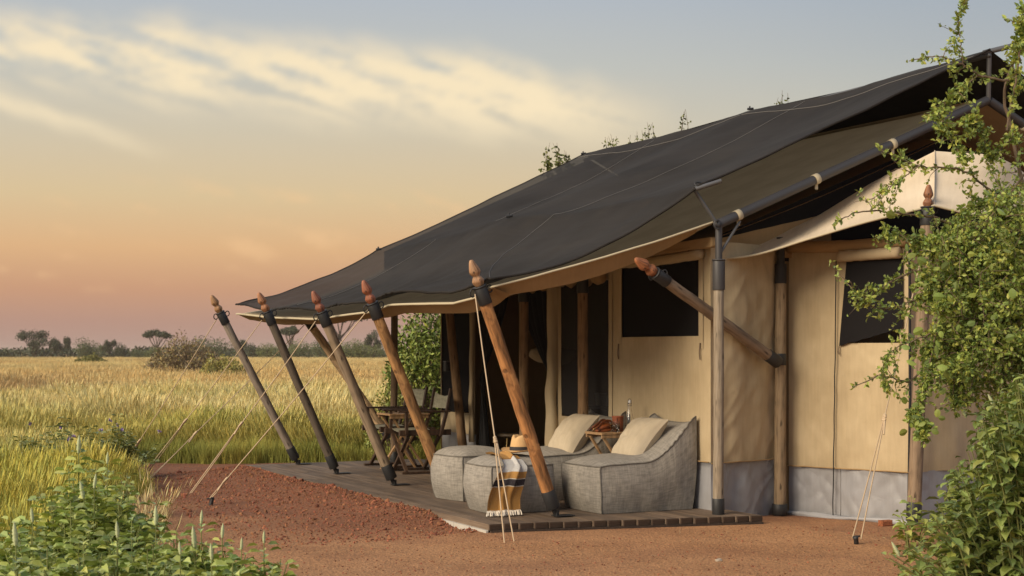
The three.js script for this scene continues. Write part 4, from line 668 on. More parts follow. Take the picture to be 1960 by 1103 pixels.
  part('clip', [tube(smooth([V(-0.017, 0.22, 0), V(-0.018, 0.25, 0), V(-0.012, 0.282, 0), V(0, 0.288, 0), V(0.012, 0.282, 0), V(0.018, 0.25, 0), V(0.017, 0.22, 0)], 18), 0.002, 5), ring(V(0, 0.226, 0), 0.014, V(0, 1, 0), 0.002)], M.steel, bo);
}
// ---- two director's chairs and a camp table
function directorChair(label, a, b, turn, sag) {
  const t = thing('director_chair', label, 'chair', T(a, b, DECK), TURN + turn), W = 0.26;
  for (const s of [1, -1]) {
    const z = s * W;
    part('arm', box(0.60, 0.020, 0.05, -0.0, 0.675, z), M.chairWood, t);
    part('front_post', beam(V(-0.20, 0.43, z), V(-0.20, 0.665, z), 0.03, 0.035, V(0, 0, 1)), M.chairWood, t);
    part('back_post', [beam(V(0.19, 0.40, z * 0.99), V(0.265, 0.67, z * 0.99), 0.03, 0.04, V(0, 0, 1)), beam(V(0.265, 0.665, z * 0.96), V(0.315, 0.925, z * 0.96), 0.024, 0.032, V(0, 0, 1))], M.chairWood, t);
    part('seat_rail', box(0.60, 0.062, 0.028, 0.02, 0.445, z * 0.93), M.chairWood, t);
    part('floor_rail', box(0.50, 0.026, 0.03, 0.0, 0.014, z * 0.97), M.chairWood, t);
    for (const x of [-0.18, 0.18]) part('leg', beam(V(x + s * 0.012, 0.42, z * 0.9), V(x + s * 0.012, 0.022, -z * 0.95), 0.028, 0.036, V(1, 0, 0)), M.chairWood, t);
  }
  part('seat', sheet(range(-0.2, 0.22, 12), range(-1, 1, 14), (x, q) => V(x, 0.478 - 0.035 * (1 - q * q) + 0.004 * noise(x * 9, q * 3), q * W * 0.95)), M.chairCloth, t);
  part('back', sheet(range(-1, 1, 18), range(0, 1, 14), (q, v) => { const y = 0.70 + 0.19 * v - (sag ? 0.055 * (1 - q * q) * v : 0) + 0.004 * noise(q * 3, v * 3), k = (y - 0.665) / 0.26; return V(0.267 + 0.05 * k + (sag ? 0.035 : 0.02) * (1 - q * q) + 0.012 * noise(q * 3 + sag, v * 2, 1), y, q * (W * 0.96 + 0.018)); }), M.chairCloth, t);
  return t;
}
directorChair("dark wooden folding armchair with green canvas, the farther one beside the far post", 5.62, 1.47, 0.06, 0);
directorChair("dark wooden folding armchair with sagging green canvas back, nearer the doorway", 4.77, 1.40, -0.05, 1);
{
  const t = tentThing('camp_table', 'light wooden camp table with crossed legs between the two armchairs', 'table', 5.18, 1.42, DECK);
  for (let k = 0; k < 5; k++) part('slat', box(0.49, 0.018, 0.078, 0, 0.625, 0.16 - k * 0.08), M.paleWood, t);
  part('apron', [box(0.47, 0.035, 0.016, 0, 0.598, 0.18), box(0.47, 0.035, 0.016, 0, 0.598, -0.18)], M.paleWood, t);
  for (const z of [0.15, -0.15]) for (const s of [-1, 1]) part('leg', beam(V(-s * 0.2, 0.6, z), V(s * 0.21, 0, z), 0.018, 0.032, V(0, 0, 1)), M.paleWood, t);
}
{ // a few loose stones and a brick lying about
  const bs = thing('brick_piece', 'small orange brick piece by the skirt of the bay wall', 'brick', spot(1695, 1005, 12.0).setY(0.0), 0.4); part('brick', box(0.11, 0.05, 0.06, 0, 0.02, 0), std({ color: C(0.4, 0.14, 0.06), map: dirtMap }), bs);
  const stone = (label, px, py, r0, col) => { const d = EYE * FOCAL / (py - 675), p = spot(px, py, d); const g = new THREE.IcosahedronGeometry(r0, 2), q = g.attributes.position; for (let i = 0; i < q.count; i++) { const k = 1 + 0.25 * noise(q.getX(i) / r0 * 1.3 + px, q.getY(i) / r0 * 1.3, q.getZ(i) / r0 * 1.3); q.setXYZ(i, q.getX(i) * k * 1.3, q.getY(i) * k * 0.7, q.getZ(i) * k); } g.computeVertexNormals(); const m = part('stone', g, std({ color: C(...col), map: dirtMap }), scene); m.name = numbered('stone'); m.position.set(p.x, groundY(p.x, p.z) + r0 * 0.3, p.z); tag(m, label, 'stone'); };
  stone('pale flat stone on the sand before the deck corner', 1376, 1075, 0.02, [0.5, 0.42, 0.34]); stone('red stone on the bare earth left of the far deck corner', 422, 912, 0.03, [0.28, 0.11, 0.06]);
}

{ // dry leaves and bits of twig scattered on the bare earth
  const r = rng(88), lv = new Leaves(); for (let i = 0; i < 900; i++) { const a = -2.6 + 9 * r(), b = -3.6 + 8 * r(); if (b > -0.05 && a > -0.65) continue; const p = T(a, b, 0); if (!isBare(p.x, p.z)) continue; p.y = groundY(p.x, p.z) + 0.006; const d = V(r() - 0.5, 0.15 * (r() - 0.3), r() - 0.5).normalize(), k = r(); lv.add(p, d, V(0.4 * (r() - .5), 1, 0.4 * (r() - .5)).normalize(), k < 0.5 ? 0.012 + 0.02 * r() : 0.03 + 0.04 * r(), k < 0.5 ? 0.012 : 0.003, vary(r, k < 0.25 ? [0.10, 0.06, 0.035] : k < 0.5 ? [0.36, 0.25, 0.12] : [0.42, 0.32, 0.18], 0.3)); }
  const m = part('leaf_litter', lv.geo(), M.leaf, scene); m.name = 'leaf_litter'; tag(m, 'dry leaf bits and straw scattered on the bare earth', 'litter', null, 'stuff');
}

// ================================================================ PLANTS
// ---- grass of the plain
{
  const blade = (tuft, r, h, w, lean, seedHead) => {
    const q = r() * 6.283, o = V((r() - 0.5) * tuft, 0, (r() - 0.5) * tuft), hh = h * (0.55 + 0.6 * r()), ln = lean * (0.3 + r()), d = V(Math.cos(q), 0, Math.sin(q)), s = V(-d.z, 0, d.x).multiplyScalar(w * (0.6 + 0.7 * r()) / 2);
    const p = [0, 0.4, 0.75, 1].map((t) => o.clone().addScaledVector(d, ln * t * t).add(V(0, hh * (t - 0.12 * t * t * ln / h), 0))), k = [1, 0.85, 0.55, 0];
    const tri = [], row = (i) => [p[i].clone().addScaledVector(s, k[i]), p[i].clone().addScaledVector(s, -k[i])];
    for (let i = 0; i < 3; i++) { const [a, b] = row(i), [c, e] = row(i + 1); tri.push(a, b, c); if (i < 2) tri.push(b, e, c); }
    if (seedHead && r() < seedHead) { const e = p[3], up = V(d.x * 0.5, 0.9, d.z * 0.5).normalize(), l = 0.11 + 0.08 * r(), m = e.clone().addScaledVector(up, l * 0.4), z = e.clone().addScaledVector(up, l), ss = s.clone().normalize().multiplyScalar(0.006); tri.push(e, m.clone().add(ss), z, e, z, m.clone().sub(ss)); }
    return tri;
  };
  const tuftGeo = (seed, n, size, h, w, lean, heads) => { const r = rng(seed), pts = []; for (let i = 0; i < n; i++) pts.push(...blade(size, r, h, w, lean, heads)); const g = new THREE.BufferGeometry().setFromPoints(pts); g.computeVertexNormals(); return g; };
  const mat = () => std({ color: C(1, 1, 1), roughness: 0.85 });
  function field(name, label, geo, count, place, color) {
    const m = new THREE.InstancedMesh(geo, mat(), count), m4 = new THREE.Matrix4(), q = new THREE.Quaternion(), s = V(), r = rng(name.length * 131 + count), col = new THREE.Color(); let k = 0, tries = 0;
    while (k < count && tries++ < count * 12) { const [x, z, sc] = place(r); if (sc <= 0) continue; q.setFromAxisAngle(V(0, 1, 0), r() * 6.283); s.set(sc * (0.8 + 0.4 * r()), sc * (0.75 + 0.5 * r()), sc * (0.8 + 0.4 * r())); m4.compose(V(x, groundY(x, z) - 0.01, z), q, s); m.setMatrixAt(k, m4); col.setRGB(...vary(r, color(x, z, r), 0.2)); m.setColorAt(k, col); k++; }
    m.count = k; m.name = name; m.castShadow = m.receiveShadow = true; scene.add(m); tag(m, label, 'grass', null, 'stuff');
  }
  const free = (x, z) => { const [a, b] = toAB(x, z); return !(a > -0.8 && a < 6.9 && b > -0.3 && b < 9.5) && !isBare(x, z); };
  const mixc = (A, B, t) => A.map((v, i) => lerp(v, B[i], clamp(t)));
  const green = [0.20, 0.215, 0.035], lime = [0.46, 0.41, 0.09], straw = [0.68, 0.56, 0.25], gold = [0.62, 0.44, 0.185], rust = [0.40, 0.25, 0.115];
  field('green_grass', 'short green grass along the far edge of the bare earth', tuftGeo(1, 30, 0.16, 0.30, 0.0055, 0.13, 0), 6000, (r) => { const d = 18.6 + 2.6 * Math.pow(r(), 1.3), x = lerp(-8, 3.5, r()); return [x, -d, free(x, -d) ? 0.85 + 0.5 * noise(x * 0.9, d * 0.9, 2) : 0]; }, (x, z, r) => mixc(green, lime, 0.3 + 0.9 * noise(x * 0.7, z * 0.7, 4) + sstep(19.6, 21, -z) * 0.6 + 0.35 * (r() - .5)));
  field('yellow_grass', 'pale yellow feathery grass in the middle of the plain', tuftGeo(2, 40, 0.34, 0.48, 0.004, 0.36, 0.75), 26000, (r) => { const d = 20 + 14 * Math.pow(r(), 1.2), x = lerp(-0.5 * d, 0.34 * d, r()); return [x, -d, free(x, -d) ? 0.72 + 0.45 * noise(x * 0.5, d * 0.5, 2) + 0.25 * noise(x * 1.7, d * 1.7, 5) + 0.2 * sstep(20, 24, d) : 0]; }, (x, z, r) => mixc(mixc(lime, straw, 0.25 + sstep(20.5, 24, -z) * 0.7 + 0.7 * noise(x * 0.4, z * 0.4, 4)), green, 0.35 * sstep(0.15, 0.4, noise(x * 0.3, z * 0.5, 9)) + 0.15 * (r() - 0.5)));
  field('golden_grass', 'tall golden grass of the open plain', tuftGeo(3, 44, 0.65, 0.6, 0.0075, 0.42, 0.6), 34000, (r) => { const d = 33 * Math.pow(68 / 33, r()), x = lerp(-0.48 * d, 0.36 * d, r()); return [x, -d, 0.82 + 0.4 * noise(x * 0.25, d * 0.25, 2) + 0.2 * noise(x, d, 4)]; }, (x, z, r) => mixc(mixc(straw, gold, sstep(33, 42, -z) * 0.8 + 0.5 * noise(x * 0.16, z * 0.3, 4) + 0.1), rust, 0.75 * sstep(0.08, 0.38, noise(x * 0.13 + 4, z * 0.2, 8))));
  field('distant_grass', 'far golden grass reaching to the line of trees', tuftGeo(4, 50, 1.7, 0.66, 0.03, 0.3, 0), 34000, (r) => { const d = 62 * Math.pow(330 / 62, r()), x = lerp(-0.47 * d, 0.36 * d, r()); return [x, -d, 0.85 + 0.2 * noise(x * 0.06, d * 0.06, 2)]; }, (x, z, r) => mixc(mixc(gold, straw, 0.35 + 0.6 * noise(x * 0.05, z * 0.03, 4) + sstep(120, 250, -z) * 0.3), rust, 0.45 * sstep(0.1, 0.4, noise(x * 0.05 + 9, z * 0.04, 6))));
  field('meadow_grass', 'long yellow green grass at the left behind the weeds', tuftGeo(5, 34, 0.22, 0.42, 0.0045, 0.22, 0.15), 11000, (r) => { const d = 9.2 + 10 * r(), x = bareEdge(d) - 4.2 * Math.pow(r(), 1.3) + 0.05; return [x, -d, isBare(x, -d) && r() > 0.15 ? 0 : 0.75 + 0.35 * noise(x, d, 3) - 0.3 * sstep(0.5, 0, bareEdge(d) - x)]; }, (x, z, r) => mixc(mixc([0.34, 0.34, 0.05], [0.56, 0.48, 0.09], 0.5 + 0.9 * noise(x * 0.6, z * 0.6, 4)), straw, sstep(14, 19, -z) * 0.6 + 0.3 * (r() - 0.5)));
  field('dry_grass', 'few dry straw tufts at the edge of the bare earth', tuftGeo(6, 14, 0.14, 0.36, 0.005, 0.3, 0.4), 36, (r) => { const d = 8.8 + 4 * r(), x = bareEdge(d) + 0.15 + 0.35 * r(); return [x, -d, 0.8]; }, () => [0.5, 0.38, 0.17]);
}
// ---- trees along the horizon
function tree(label, px, topPx, wPx, d, kind, seed, col, group) {
  const base = spot(px, 683, d); base.y = 0; const h = (EYE + (675 - topPx) / FOCAL * d) * 1.22, w = wPx / FOCAL * d * (kind === 'bush' ? 1.3 : 1.12), r = rng(seed * 7919), t = thing(kind === 'flat' ? 'acacia_tree' : kind === 'bush' ? 'distant_bush' : 'distant_tree', label, kind === 'bush' ? 'bush' : 'tree', base, 0, group);
  const lv = new Leaves(), limbs = [], blobs = [], n = kind === 'flat' ? 9 : kind === 'bush' ? 7 : 8;
  for (let k = 0; k < n; k++) {
    const q = (k + r()) / n * 6.283, rad = Math.sqrt(r());
    let c, s;
    if (kind === 'flat') { c = V(Math.cos(q) * rad * w * 0.40, h * (0.86 + 0.06 * r() - 0.1 * rad * rad), Math.sin(q) * rad * w * 0.40); s = V(w * (0.13 + 0.08 * r()), h * 0.085, w * (0.13 + 0.08 * r())); }
    else if (kind === 'bush') { c = V(Math.cos(q) * rad * w * 0.36, h * (0.25 + 0.4 * r() * (1 - rad * 0.6)), Math.sin(q) * rad * w * 0.3); s = V(w * (0.16 + 0.1 * r()), h * 0.36, w * (0.16 + 0.1 * r())); }
    else { c = V(Math.cos(q) * rad * w * 0.36, h * (0.48 + 0.36 * r() - 0.12 * rad), Math.sin(q) * rad * w * 0.36); s = V(w * (0.14 + 0.1 * r()), h * (0.13 + 0.09 * r()), w * (0.14 + 0.1 * r())); }
    blobs.push([c, s]);
    if (kind !== 'bush' || k < 3) { const fork = V((r() - 0.5) * 0.1 * w, h * (kind === 'flat' ? 0.35 : 0.2) * (0.7 + 0.5 * r()), (r() - 0.5) * 0.1 * w); limbs.push(tube(smooth([fork, fork.clone().lerp(c, 0.5).add(V(0, -0.05 * h, 0)), c], 6), (u) => 0.014 * h * (1 - 0.6 * u) + 0.01 * w * 0.3, 5)); }
  }
  limbs.push(tube(smooth([V(0, -0.1, 0), V(0.03 * w, h * 0.2, 0), V(-0.01 * w, h * 0.4, 0)], 6), (u) => 0.03 * h * (1.15 - 0.5 * u), 7));
  const ls = Math.max(0.16, h * 0.045), per = kind === 'bush' ? 420 : 300;
  for (const [c, s] of blobs) for (let i = 0; i < per; i++) { const o = rdir(r), k = Math.pow(r(), 0.45) * (1 + 0.25 * noise(o.x * 2 + seed, o.y * 2, o.z * 2)); const p = V(c.x + o.x * s.x * k, Math.max(0.05, c.y + o.y * s.y * k), c.z + o.z * s.z * k); lv.quad(p, rdir(r), rdir(r), ls * (0.7 + 0.8 * r()), ls * (0.5 + 0.4 * r()), vary(r, col, 0.25)); }
  part('trunk', limbs, M.trunk, t); const c = part('crown', lv.geo(), M.leaf, t); return t;
}
const TG = [0.095, 0.115, 0.045], TD = [0.05, 0.064, 0.028], TO = [0.125, 0.15, 0.045];
tree('broad dark tree with gaps in its crown near the left edge', 65, 637, 62, 300, 'round', 1, TD); tree('low bush at the far left edge of the tree line', 12, 668, 36, 310, 'bush', 2, TD); tree('small dark tree right of the broad tree', 106, 651, 30, 300, 'round', 3, TD);
tree('thin sparse sapling standing above the bushes', 128, 650, 12, 330, 'round', 4, TD); tree('rounded grey green bush tree near the small field bush', 166, 648, 58, 290, 'bush', 5, TG); tree('open tree just right of the rounded bush tree', 207, 653, 30, 300, 'round', 6, TD); tree('dark small round tree beside the open tree', 230, 659, 26, 295, 'bush', 7, TD);
tree('low green bush left of the flat crowned tree', 268, 667, 34, 290, 'bush', 8, TG); tree('flat crowned tree over a green bush', 300, 641, 52, 300, 'flat', 9, TD); tree('green bush under the flat crowned tree', 297, 664, 34, 285, 'bush', 10, TO); tree('dry looking low tree behind the thicket', 332, 661, 40, 300, 'bush', 11, TD);
tree('wide umbrella shaped grey green tree behind the first pole', 402, 639, 84, 290, 'bush', 12, TG); tree('dark small tree right of the first pole', 462, 655, 30, 300, 'round', 13, TD); tree('dark green bush between the first two poles', 484, 658, 28, 280, 'bush', 14, TD); tree('low green bush left of the second pole', 517, 655, 58, 275, 'bush', 15, TO);
tree('small flat topped acacia behind the second pole', 556, 635, 40, 290, 'flat', 16, TD); tree('green bush just right of the second pole', 570, 652, 56, 275, 'bush', 17, TO); tree('wide flat topped acacia towering over the bushes', 648, 607, 92, 300, 'flat', 18, TD); tree('tall green bush below the wide acacia', 622, 648, 56, 270, 'bush', 19, TG);
tree('green bush behind the third pole', 672, 646, 58, 265, 'bush', 20, TO); tree('dark topped tree left of the far upright post', 714, 640, 36, 290, 'round', 21, TD); tree('green bush left of the far upright post', 714, 655, 56, 265, 'bush', 22, TO);
{ // low scrub joining the trees, out to both sides
  const r = rng(77), lv = new Leaves(); for (let i = 0; i < 26000; i++) { const x = lerp(-190, 160, r()), z = -lerp(296, 318, r()), hh = 1.5 + 1.3 * (0.4 + noise(x * 0.05, 3)) + 0.9 * noise(x * 0.19, 1); lv.quad(V(x, hh * Math.sqrt(r()), z), rdir(r), rdir(r), 0.55 + 0.5 * r(), 0.4, vary(r, TD, 0.3)); }
  const m = part('scrub', lv.geo(), M.leaf, scene); m.name = 'distant_scrub'; tag(m, 'dark scrub joining the trees along the horizon', 'scrub', null, 'stuff');
}
// ---- bushes standing in the plain
function fieldBush(name, label, px, basePx, topPx, wPx, seed, cols, twigs, dens, ls, dome = 0.62, pw = 2) {
  const d = EYE * FOCAL / (basePx - 675), base = spot(px, basePx, d), h = (basePx - topPx) / FOCAL * d * 1.2, w = wPx / FOCAL * d, r = rng(seed * 331), t = thing(name, label, 'bush', base.setY(0)), lv = new Leaves(), tw = [];
  for (let i = 0; i < twigs; i++) { const q = r() * 6.283, rad = Math.sqrt(r()), tip = V(Math.cos(q) * rad * w / 2, h * (1 - 0.5 * rad * rad) * (0.5 + 0.32 * r()), Math.sin(q) * rad * w / 2.4); tw.push(tube(smooth([V(tip.x * 0.35, 0, tip.z * 0.35), V(tip.x * 0.6 + 0.1 * (r() - .5), tip.y * 0.55, tip.z * 0.6), tip], 5), (u) => 0.012 * (1.2 - u) * Math.max(1, d / 30), 4)); }
  for (let i = 0; i < dens; i++) { const q = r() * 6.283, rad = Math.sqrt(r()), lump = 0.75 + 0.35 * noise(Math.cos(q) * rad * 3 + seed, Math.sin(q) * rad * 3), y = h * (1 - dome * Math.pow(rad, pw)) * lump * Math.pow(r(), 0.6); const k = cols[Math.floor(r() * cols.length)]; lv.quad(V(Math.cos(q) * rad * w / 2, Math.max(0.03, y), Math.sin(q) * rad * w / 2.4), rdir(r).add(V(0, 0.6, 0)).normalize(), rdir(r), ls * (0.6 + 0.8 * r()), ls * 0.45, vary(r, k, 0.25)); }
  part('branches', tw, M.twig, t); part('foliage', lv.geo(), M.leaf, t, 'stuff'); return t;
}
fieldBush('small_bush', 'small green bush alone in the golden plain', 174, 702, 680, 66, 1, [[0.13, 0.135, 0.03], [0.2, 0.19, 0.04]], 10, 3000, 0.22);
fieldBush('dry_thicket', 'brownish dry thicket of bare twigs in the plain', 355, 738, 640, 165, 2, [[0.26, 0.19, 0.10], [0.19, 0.145, 0.085], [0.27, 0.22, 0.08]], 200, 5200, 0.13);
fieldBush('olive_bush', 'olive yellow bush growing against the dry thicket', 430, 758, 676, 125, 3, [[0.31, 0.28, 0.08], [0.24, 0.21, 0.06], [0.38, 0.34, 0.09]], 90, 6500, 0.10);
fieldBush('low_bush', 'low olive mound of leaves behind the second pole', 545, 742, 715, 80, 4, [[0.24, 0.2, 0.05], [0.2, 0.15, 0.05]], 30, 2600, 0.10);
fieldBush('low_bush', 'low olive mound behind the third pole', 640, 762, 738, 110, 5, [[0.26, 0.22, 0.06], [0.22, 0.16, 0.05]], 30, 2600, 0.09);
fieldBush('leafy_shrub', 'dense green shrub behind the armchairs at the far end of the tent', 815, 872, 572, 150, 6, [[0.19, 0.25, 0.05], [0.27, 0.33, 0.065], [0.12, 0.17, 0.035]], 130, 8500, 0.075, 0.4, 4);
fieldBush('light_shrub', 'lighter sparse shrub at the foot of the dense green shrub', 765, 880, 705, 130, 7, [[0.3, 0.32, 0.07], [0.22, 0.25, 0.055]], 90, 3000, 0.055);
{ // shoots that rise behind the ridge
  const shoots = (name, label, base, list, seed, leafN, ls) => { const r = rng(seed), t = thing(name, label, 'shrub', base), tw = [], lv = new Leaves(); for (const [px, py, d, spread, n] of list) for (let k = 0; k < n; k++) { const tip = spot(px + (r() - 0.5) * spread, py + r() * spread * 0.7, d).sub(base), root = V(tip.x * 0.8, tip.y - 0.9 - 0.4 * r(), tip.z * 0.9), pts = smooth([V(0, 0, 0), V(root.x * 0.7, root.y * 0.6, root.z * 0.6), root, root.clone().lerp(tip, 0.4).add(V(0.22 * (r() - 0.5), 0, 0)), root.clone().lerp(tip, 0.75).add(V(0.18 * (r() - 0.5), 0, 0)), tip], 16); tw.push(tube(pts, (u) => 0.012 * (1.15 - u), 5)); for (let i = 0; i < leafN; i++) { const u = 0.72 + 0.28 * r(), p = pts[Math.floor(u * 16)]; lv.add(p.clone().addScaledVector(rdir(r), 0.05 * r()), rdir(r), rdir(r), ls * (0.7 + 0.6 * r()), ls * 0.55, vary(r, [0.13, 0.15, 0.035], 0.3)); } } part('branches', tw, M.twig, t); part('foliage', lv.geo(), M.leaf, t, 'stuff'); };
  shoots('ridge_shrub', 'leafy shrub tips showing behind the far end of the ridge', V(0.9, 0, -22.5), [[1072, 272, 22, 60, 12], [1060, 300, 22, 30, 8]], 5, 18, 0.07);
  shoots('thin_tree', 'thin twigs of a tree rising behind the middle of the ridge', V(2.4, 0, -20.5), [[1168, 256, 20, 26, 5], [1242, 232, 19.4, 30, 6], [1308, 208, 19, 10, 3], [1215, 250, 19.6, 20, 3], [1500, 172, 17.5, 22, 4]], 6, 16, 0.045);
}

// ---- weeds with pale flower spikes in the left foreground
const weedCols = [[0.33, 0.40, 0.08], [0.42, 0.49, 0.11], [0.22, 0.28, 0.055], [0.48, 0.54, 0.14]];
const spikeGeo = (() => { const pts = []; for (let i = 0; i <= 14; i++) { const t = i / 14; pts.push([0.0125 * Math.pow(Math.sin(Math.PI * Math.min(1, 0.12 + 0.88 * Math.pow(t, 0.8))), 0.7) * (i % 2 ? 1.12 : 0.85), t * 0.105]); } const g = lathe(pts, 10); const p = g.attributes.position; for (let i = 0; i < p.count; i++) { const k = 1 + 0.25 * noise(p.getX(i) * 300, p.getY(i) * 120, p.getZ(i) * 300); p.setX(i, p.getX(i) * k); p.setZ(i, p.getZ(i) * k); } g.computeVertexNormals(); return g; })();
const spikeMat = std({ color: C(0.44, 0.48, 0.27), roughness: 0.9 });
function weed(label, px, topPx, d, stems, spread, spikes, seed, { leaf = 0.088, group = 'flowering weeds in the left foreground', name = 'flowering_weed', cols = weedCols, ground = true } = {}) {
  const top = spot(px, topPx, d), base = V(top.x, 0, top.z), h = top.y, r = rng(seed * 613), t = thing(name, label, 'weed', base, 0, group), st = [], lv = new Leaves(), tips = [];
  for (let k = 0; k < stems; k++) {
    const q = r() * 6.283, rad = Math.sqrt(r()) * spread, hh = h * (k === 0 ? 1 : (0.55 + 0.42 * r()) * (1 - 0.25 * rad / spread)), tip = V(k === 0 ? 0 : Math.cos(q) * rad, hh, k === 0 ? 0 : Math.sin(q) * rad), b = V(tip.x * 0.45, -0.02, tip.z * 0.45), pts = smooth([b, V(b.x + tip.x * 0.15, hh * 0.5, b.z + tip.z * 0.15), tip], 12);
    st.push(tube(pts, (u) => 0.0045 * (1.2 - 0.6 * u), 5)); tips.push([tip, tip.clone().sub(pts[10]).normalize()]);
    let ang = r() * 6.28; const nodes = Math.ceil(hh / 0.032);
    for (let i = 2; i < nodes; i++) { const u = i / nodes, p = pts[Math.min(12, Math.round(u * 12))].clone().lerp(pts[Math.min(12, Math.round(u * 12) + 1)], r()), size = leaf * (1.12 - 0.4 * u) * (0.65 + 0.65 * r()); ang += 1.57 + 0.4 * (r() - 0.5); for (const s of [0, Math.PI]) { const dir = V(Math.cos(ang + s), 0.25 - 0.6 * r() * (1 - u * 0.5), Math.sin(ang + s)).normalize(), nrm = V(-dir.x * 0.4 + 1.1 * (r() - 0.5), 0.8, -dir.z * 0.4 + 1.1 * (r() - 0.5)).normalize(); lv.add(p.clone().addScaledVector(dir, 0.01 + 0.02 * r()), dir, nrm, size, size * 0.62, vary(r, cols[Math.floor(r() * cols.length)], 0.2), 0.22); } }
  }
  if (stems <= 8) for (const g of st) part('stem', g, M.stem, t); else part('stems', st, M.stem, t, 'stuff'); part('foliage', lv.geo(), M.leafThin, t, 'stuff');
  for (let k = 0; k < spikes && k < tips.length; k++) { const [p, dir] = tips[k]; const f = part('flower_spike', spikeGeo, spikeMat, t); f.position.copy(p); f.quaternion.setFromUnitVectors(V(0, 1, 0), dir.clone().add(V(0.25 * (r() - 0.5), 0.2, 0.2 * (r() - 0.5))).normalize()); f.scale.setScalar(0.6 + 0.5 * r()); }
  return t;
}
weed('tallest leafy weed in the left foreground, its shoots above the grass', 150, 868, 8.4, 30, 0.3, 1, 1, { leaf: 0.095 });
weed('broad leafy weed right of the tallest weed with drooping leaves', 205, 888, 8.2, 30, 0.3, 2, 2, { leaf: 0.095 });
weed('slender pale stem with few leaves beside the bare earth', 243, 905, 8.6, 3, 0.05, 0, 3, { leaf: 0.055 });
weed('weed with one tall flower spike rising over the bare sand', 385, 1003, 7.6, 12, 0.14, 2, 4);
weed('rightmost weed of the foreground row at the bottom edge', 505, 1040, 7.4, 16, 0.18, 2, 5);
const row = [[20, 990, 7.9, 'weed at the left edge before the yellow grass'], [62, 1000, 7.6, 'second weed from the left in the back of the foreground row'], [100, 975, 8.3, 'weed just left of the tallest weed'], [135, 960, 7.9, 'leafy weed standing in front of the tallest weed'], [180, 935, 8.0, 'leafy weed between the tallest and the broad weed'], [232, 930, 8.0, 'weed before the slender pale stem'], [252, 990, 7.7, 'weed at the right foot of the tall weeds'], [298, 1005, 7.5, 'low weed just right of the tall weeds'], [338, 1022, 7.6, 'low weed left of the lone tall flower spike'], [425, 1030, 7.5, 'low weed right of the lone tall flower spike'], [462, 1052, 7.3, 'second last weed at the right end of the foreground row'], [30, 1045, 7.0, 'nearest weed at the bottom left corner'], [90, 1050, 7.0, 'near weed at the bottom edge, second from the left corner'], [160, 1030, 7.0, 'near weed at the bottom edge under the tallest weed'], [225, 1030, 7.1, 'near weed at the bottom edge under the broad weed'], [282, 1055, 7.0, 'near low weed at the bottom edge right of the tall ones'], [345, 1062, 7.0, 'near low weed below the lone tall spike'], [405, 1072, 7.0, 'near low weed at the bottom edge under the sandy ground'], [445, 1078, 6.9, 'rightmost of the near low weeds at the bottom edge']];
row.forEach(([x, y, d, label], i) => weed(label, x, y, d, 26, 0.28, [0, 1, 0, 0, 1, 0, 0, 1, 0, 1, 1, 1, 0, 0, 1, 0, 1, 1, 0][i], 20 + i));
// ---- herbs between the meadow and the bare earth
{
  const herb = (label, px, topPx, d, n, spread, seed, cols, flowers) => { const t = weed(label, px, topPx, d, n, spread, 0, seed, { leaf: 0.085, name: 'wild_herb', group: null, cols }); const r = rng(seed); for (let k = 0; k < flowers; k++) { const f = new Leaves(), c = V((r() - 0.5) * spread * 2.4, t.position.y + spot(px, topPx, d).y * (0.75 + 0.35 * r()), (r() - 0.5) * spread * 2); for (let i = 0; i < 9; i++) f.add(c, rdir(r), rdir(r), 0.03, 0.02, vary(r, [0.28, 0.2, 0.42], 0.15)); part('flower', f.geo(), M.leaf, t); } };
  herb('tall bushy herb with dark leaves before the yellow grass', 226, 792, 16.5, 30, 0.28, 91, [[0.22, 0.25, 0.06], [0.29, 0.31, 0.08]], 1);
  herb('sprawling dark green herb at the corner of the bare earth', 190, 828, 16.2, 50, 0.7, 92, [[0.17, 0.22, 0.055], [0.22, 0.27, 0.06]], 4);
  herb('thin herb with violet flowers left of the bushy herb', 122, 800, 16.8, 30, 0.6, 93, [[0.27, 0.29, 0.07], [0.21, 0.24, 0.06]], 4);
  herb('dark leafy patch in the meadow at the left edge', 40, 832, 16.4, 40, 0.7, 94, [[0.2, 0.23, 0.055], [0.26, 0.29, 0.07]], 0);
}
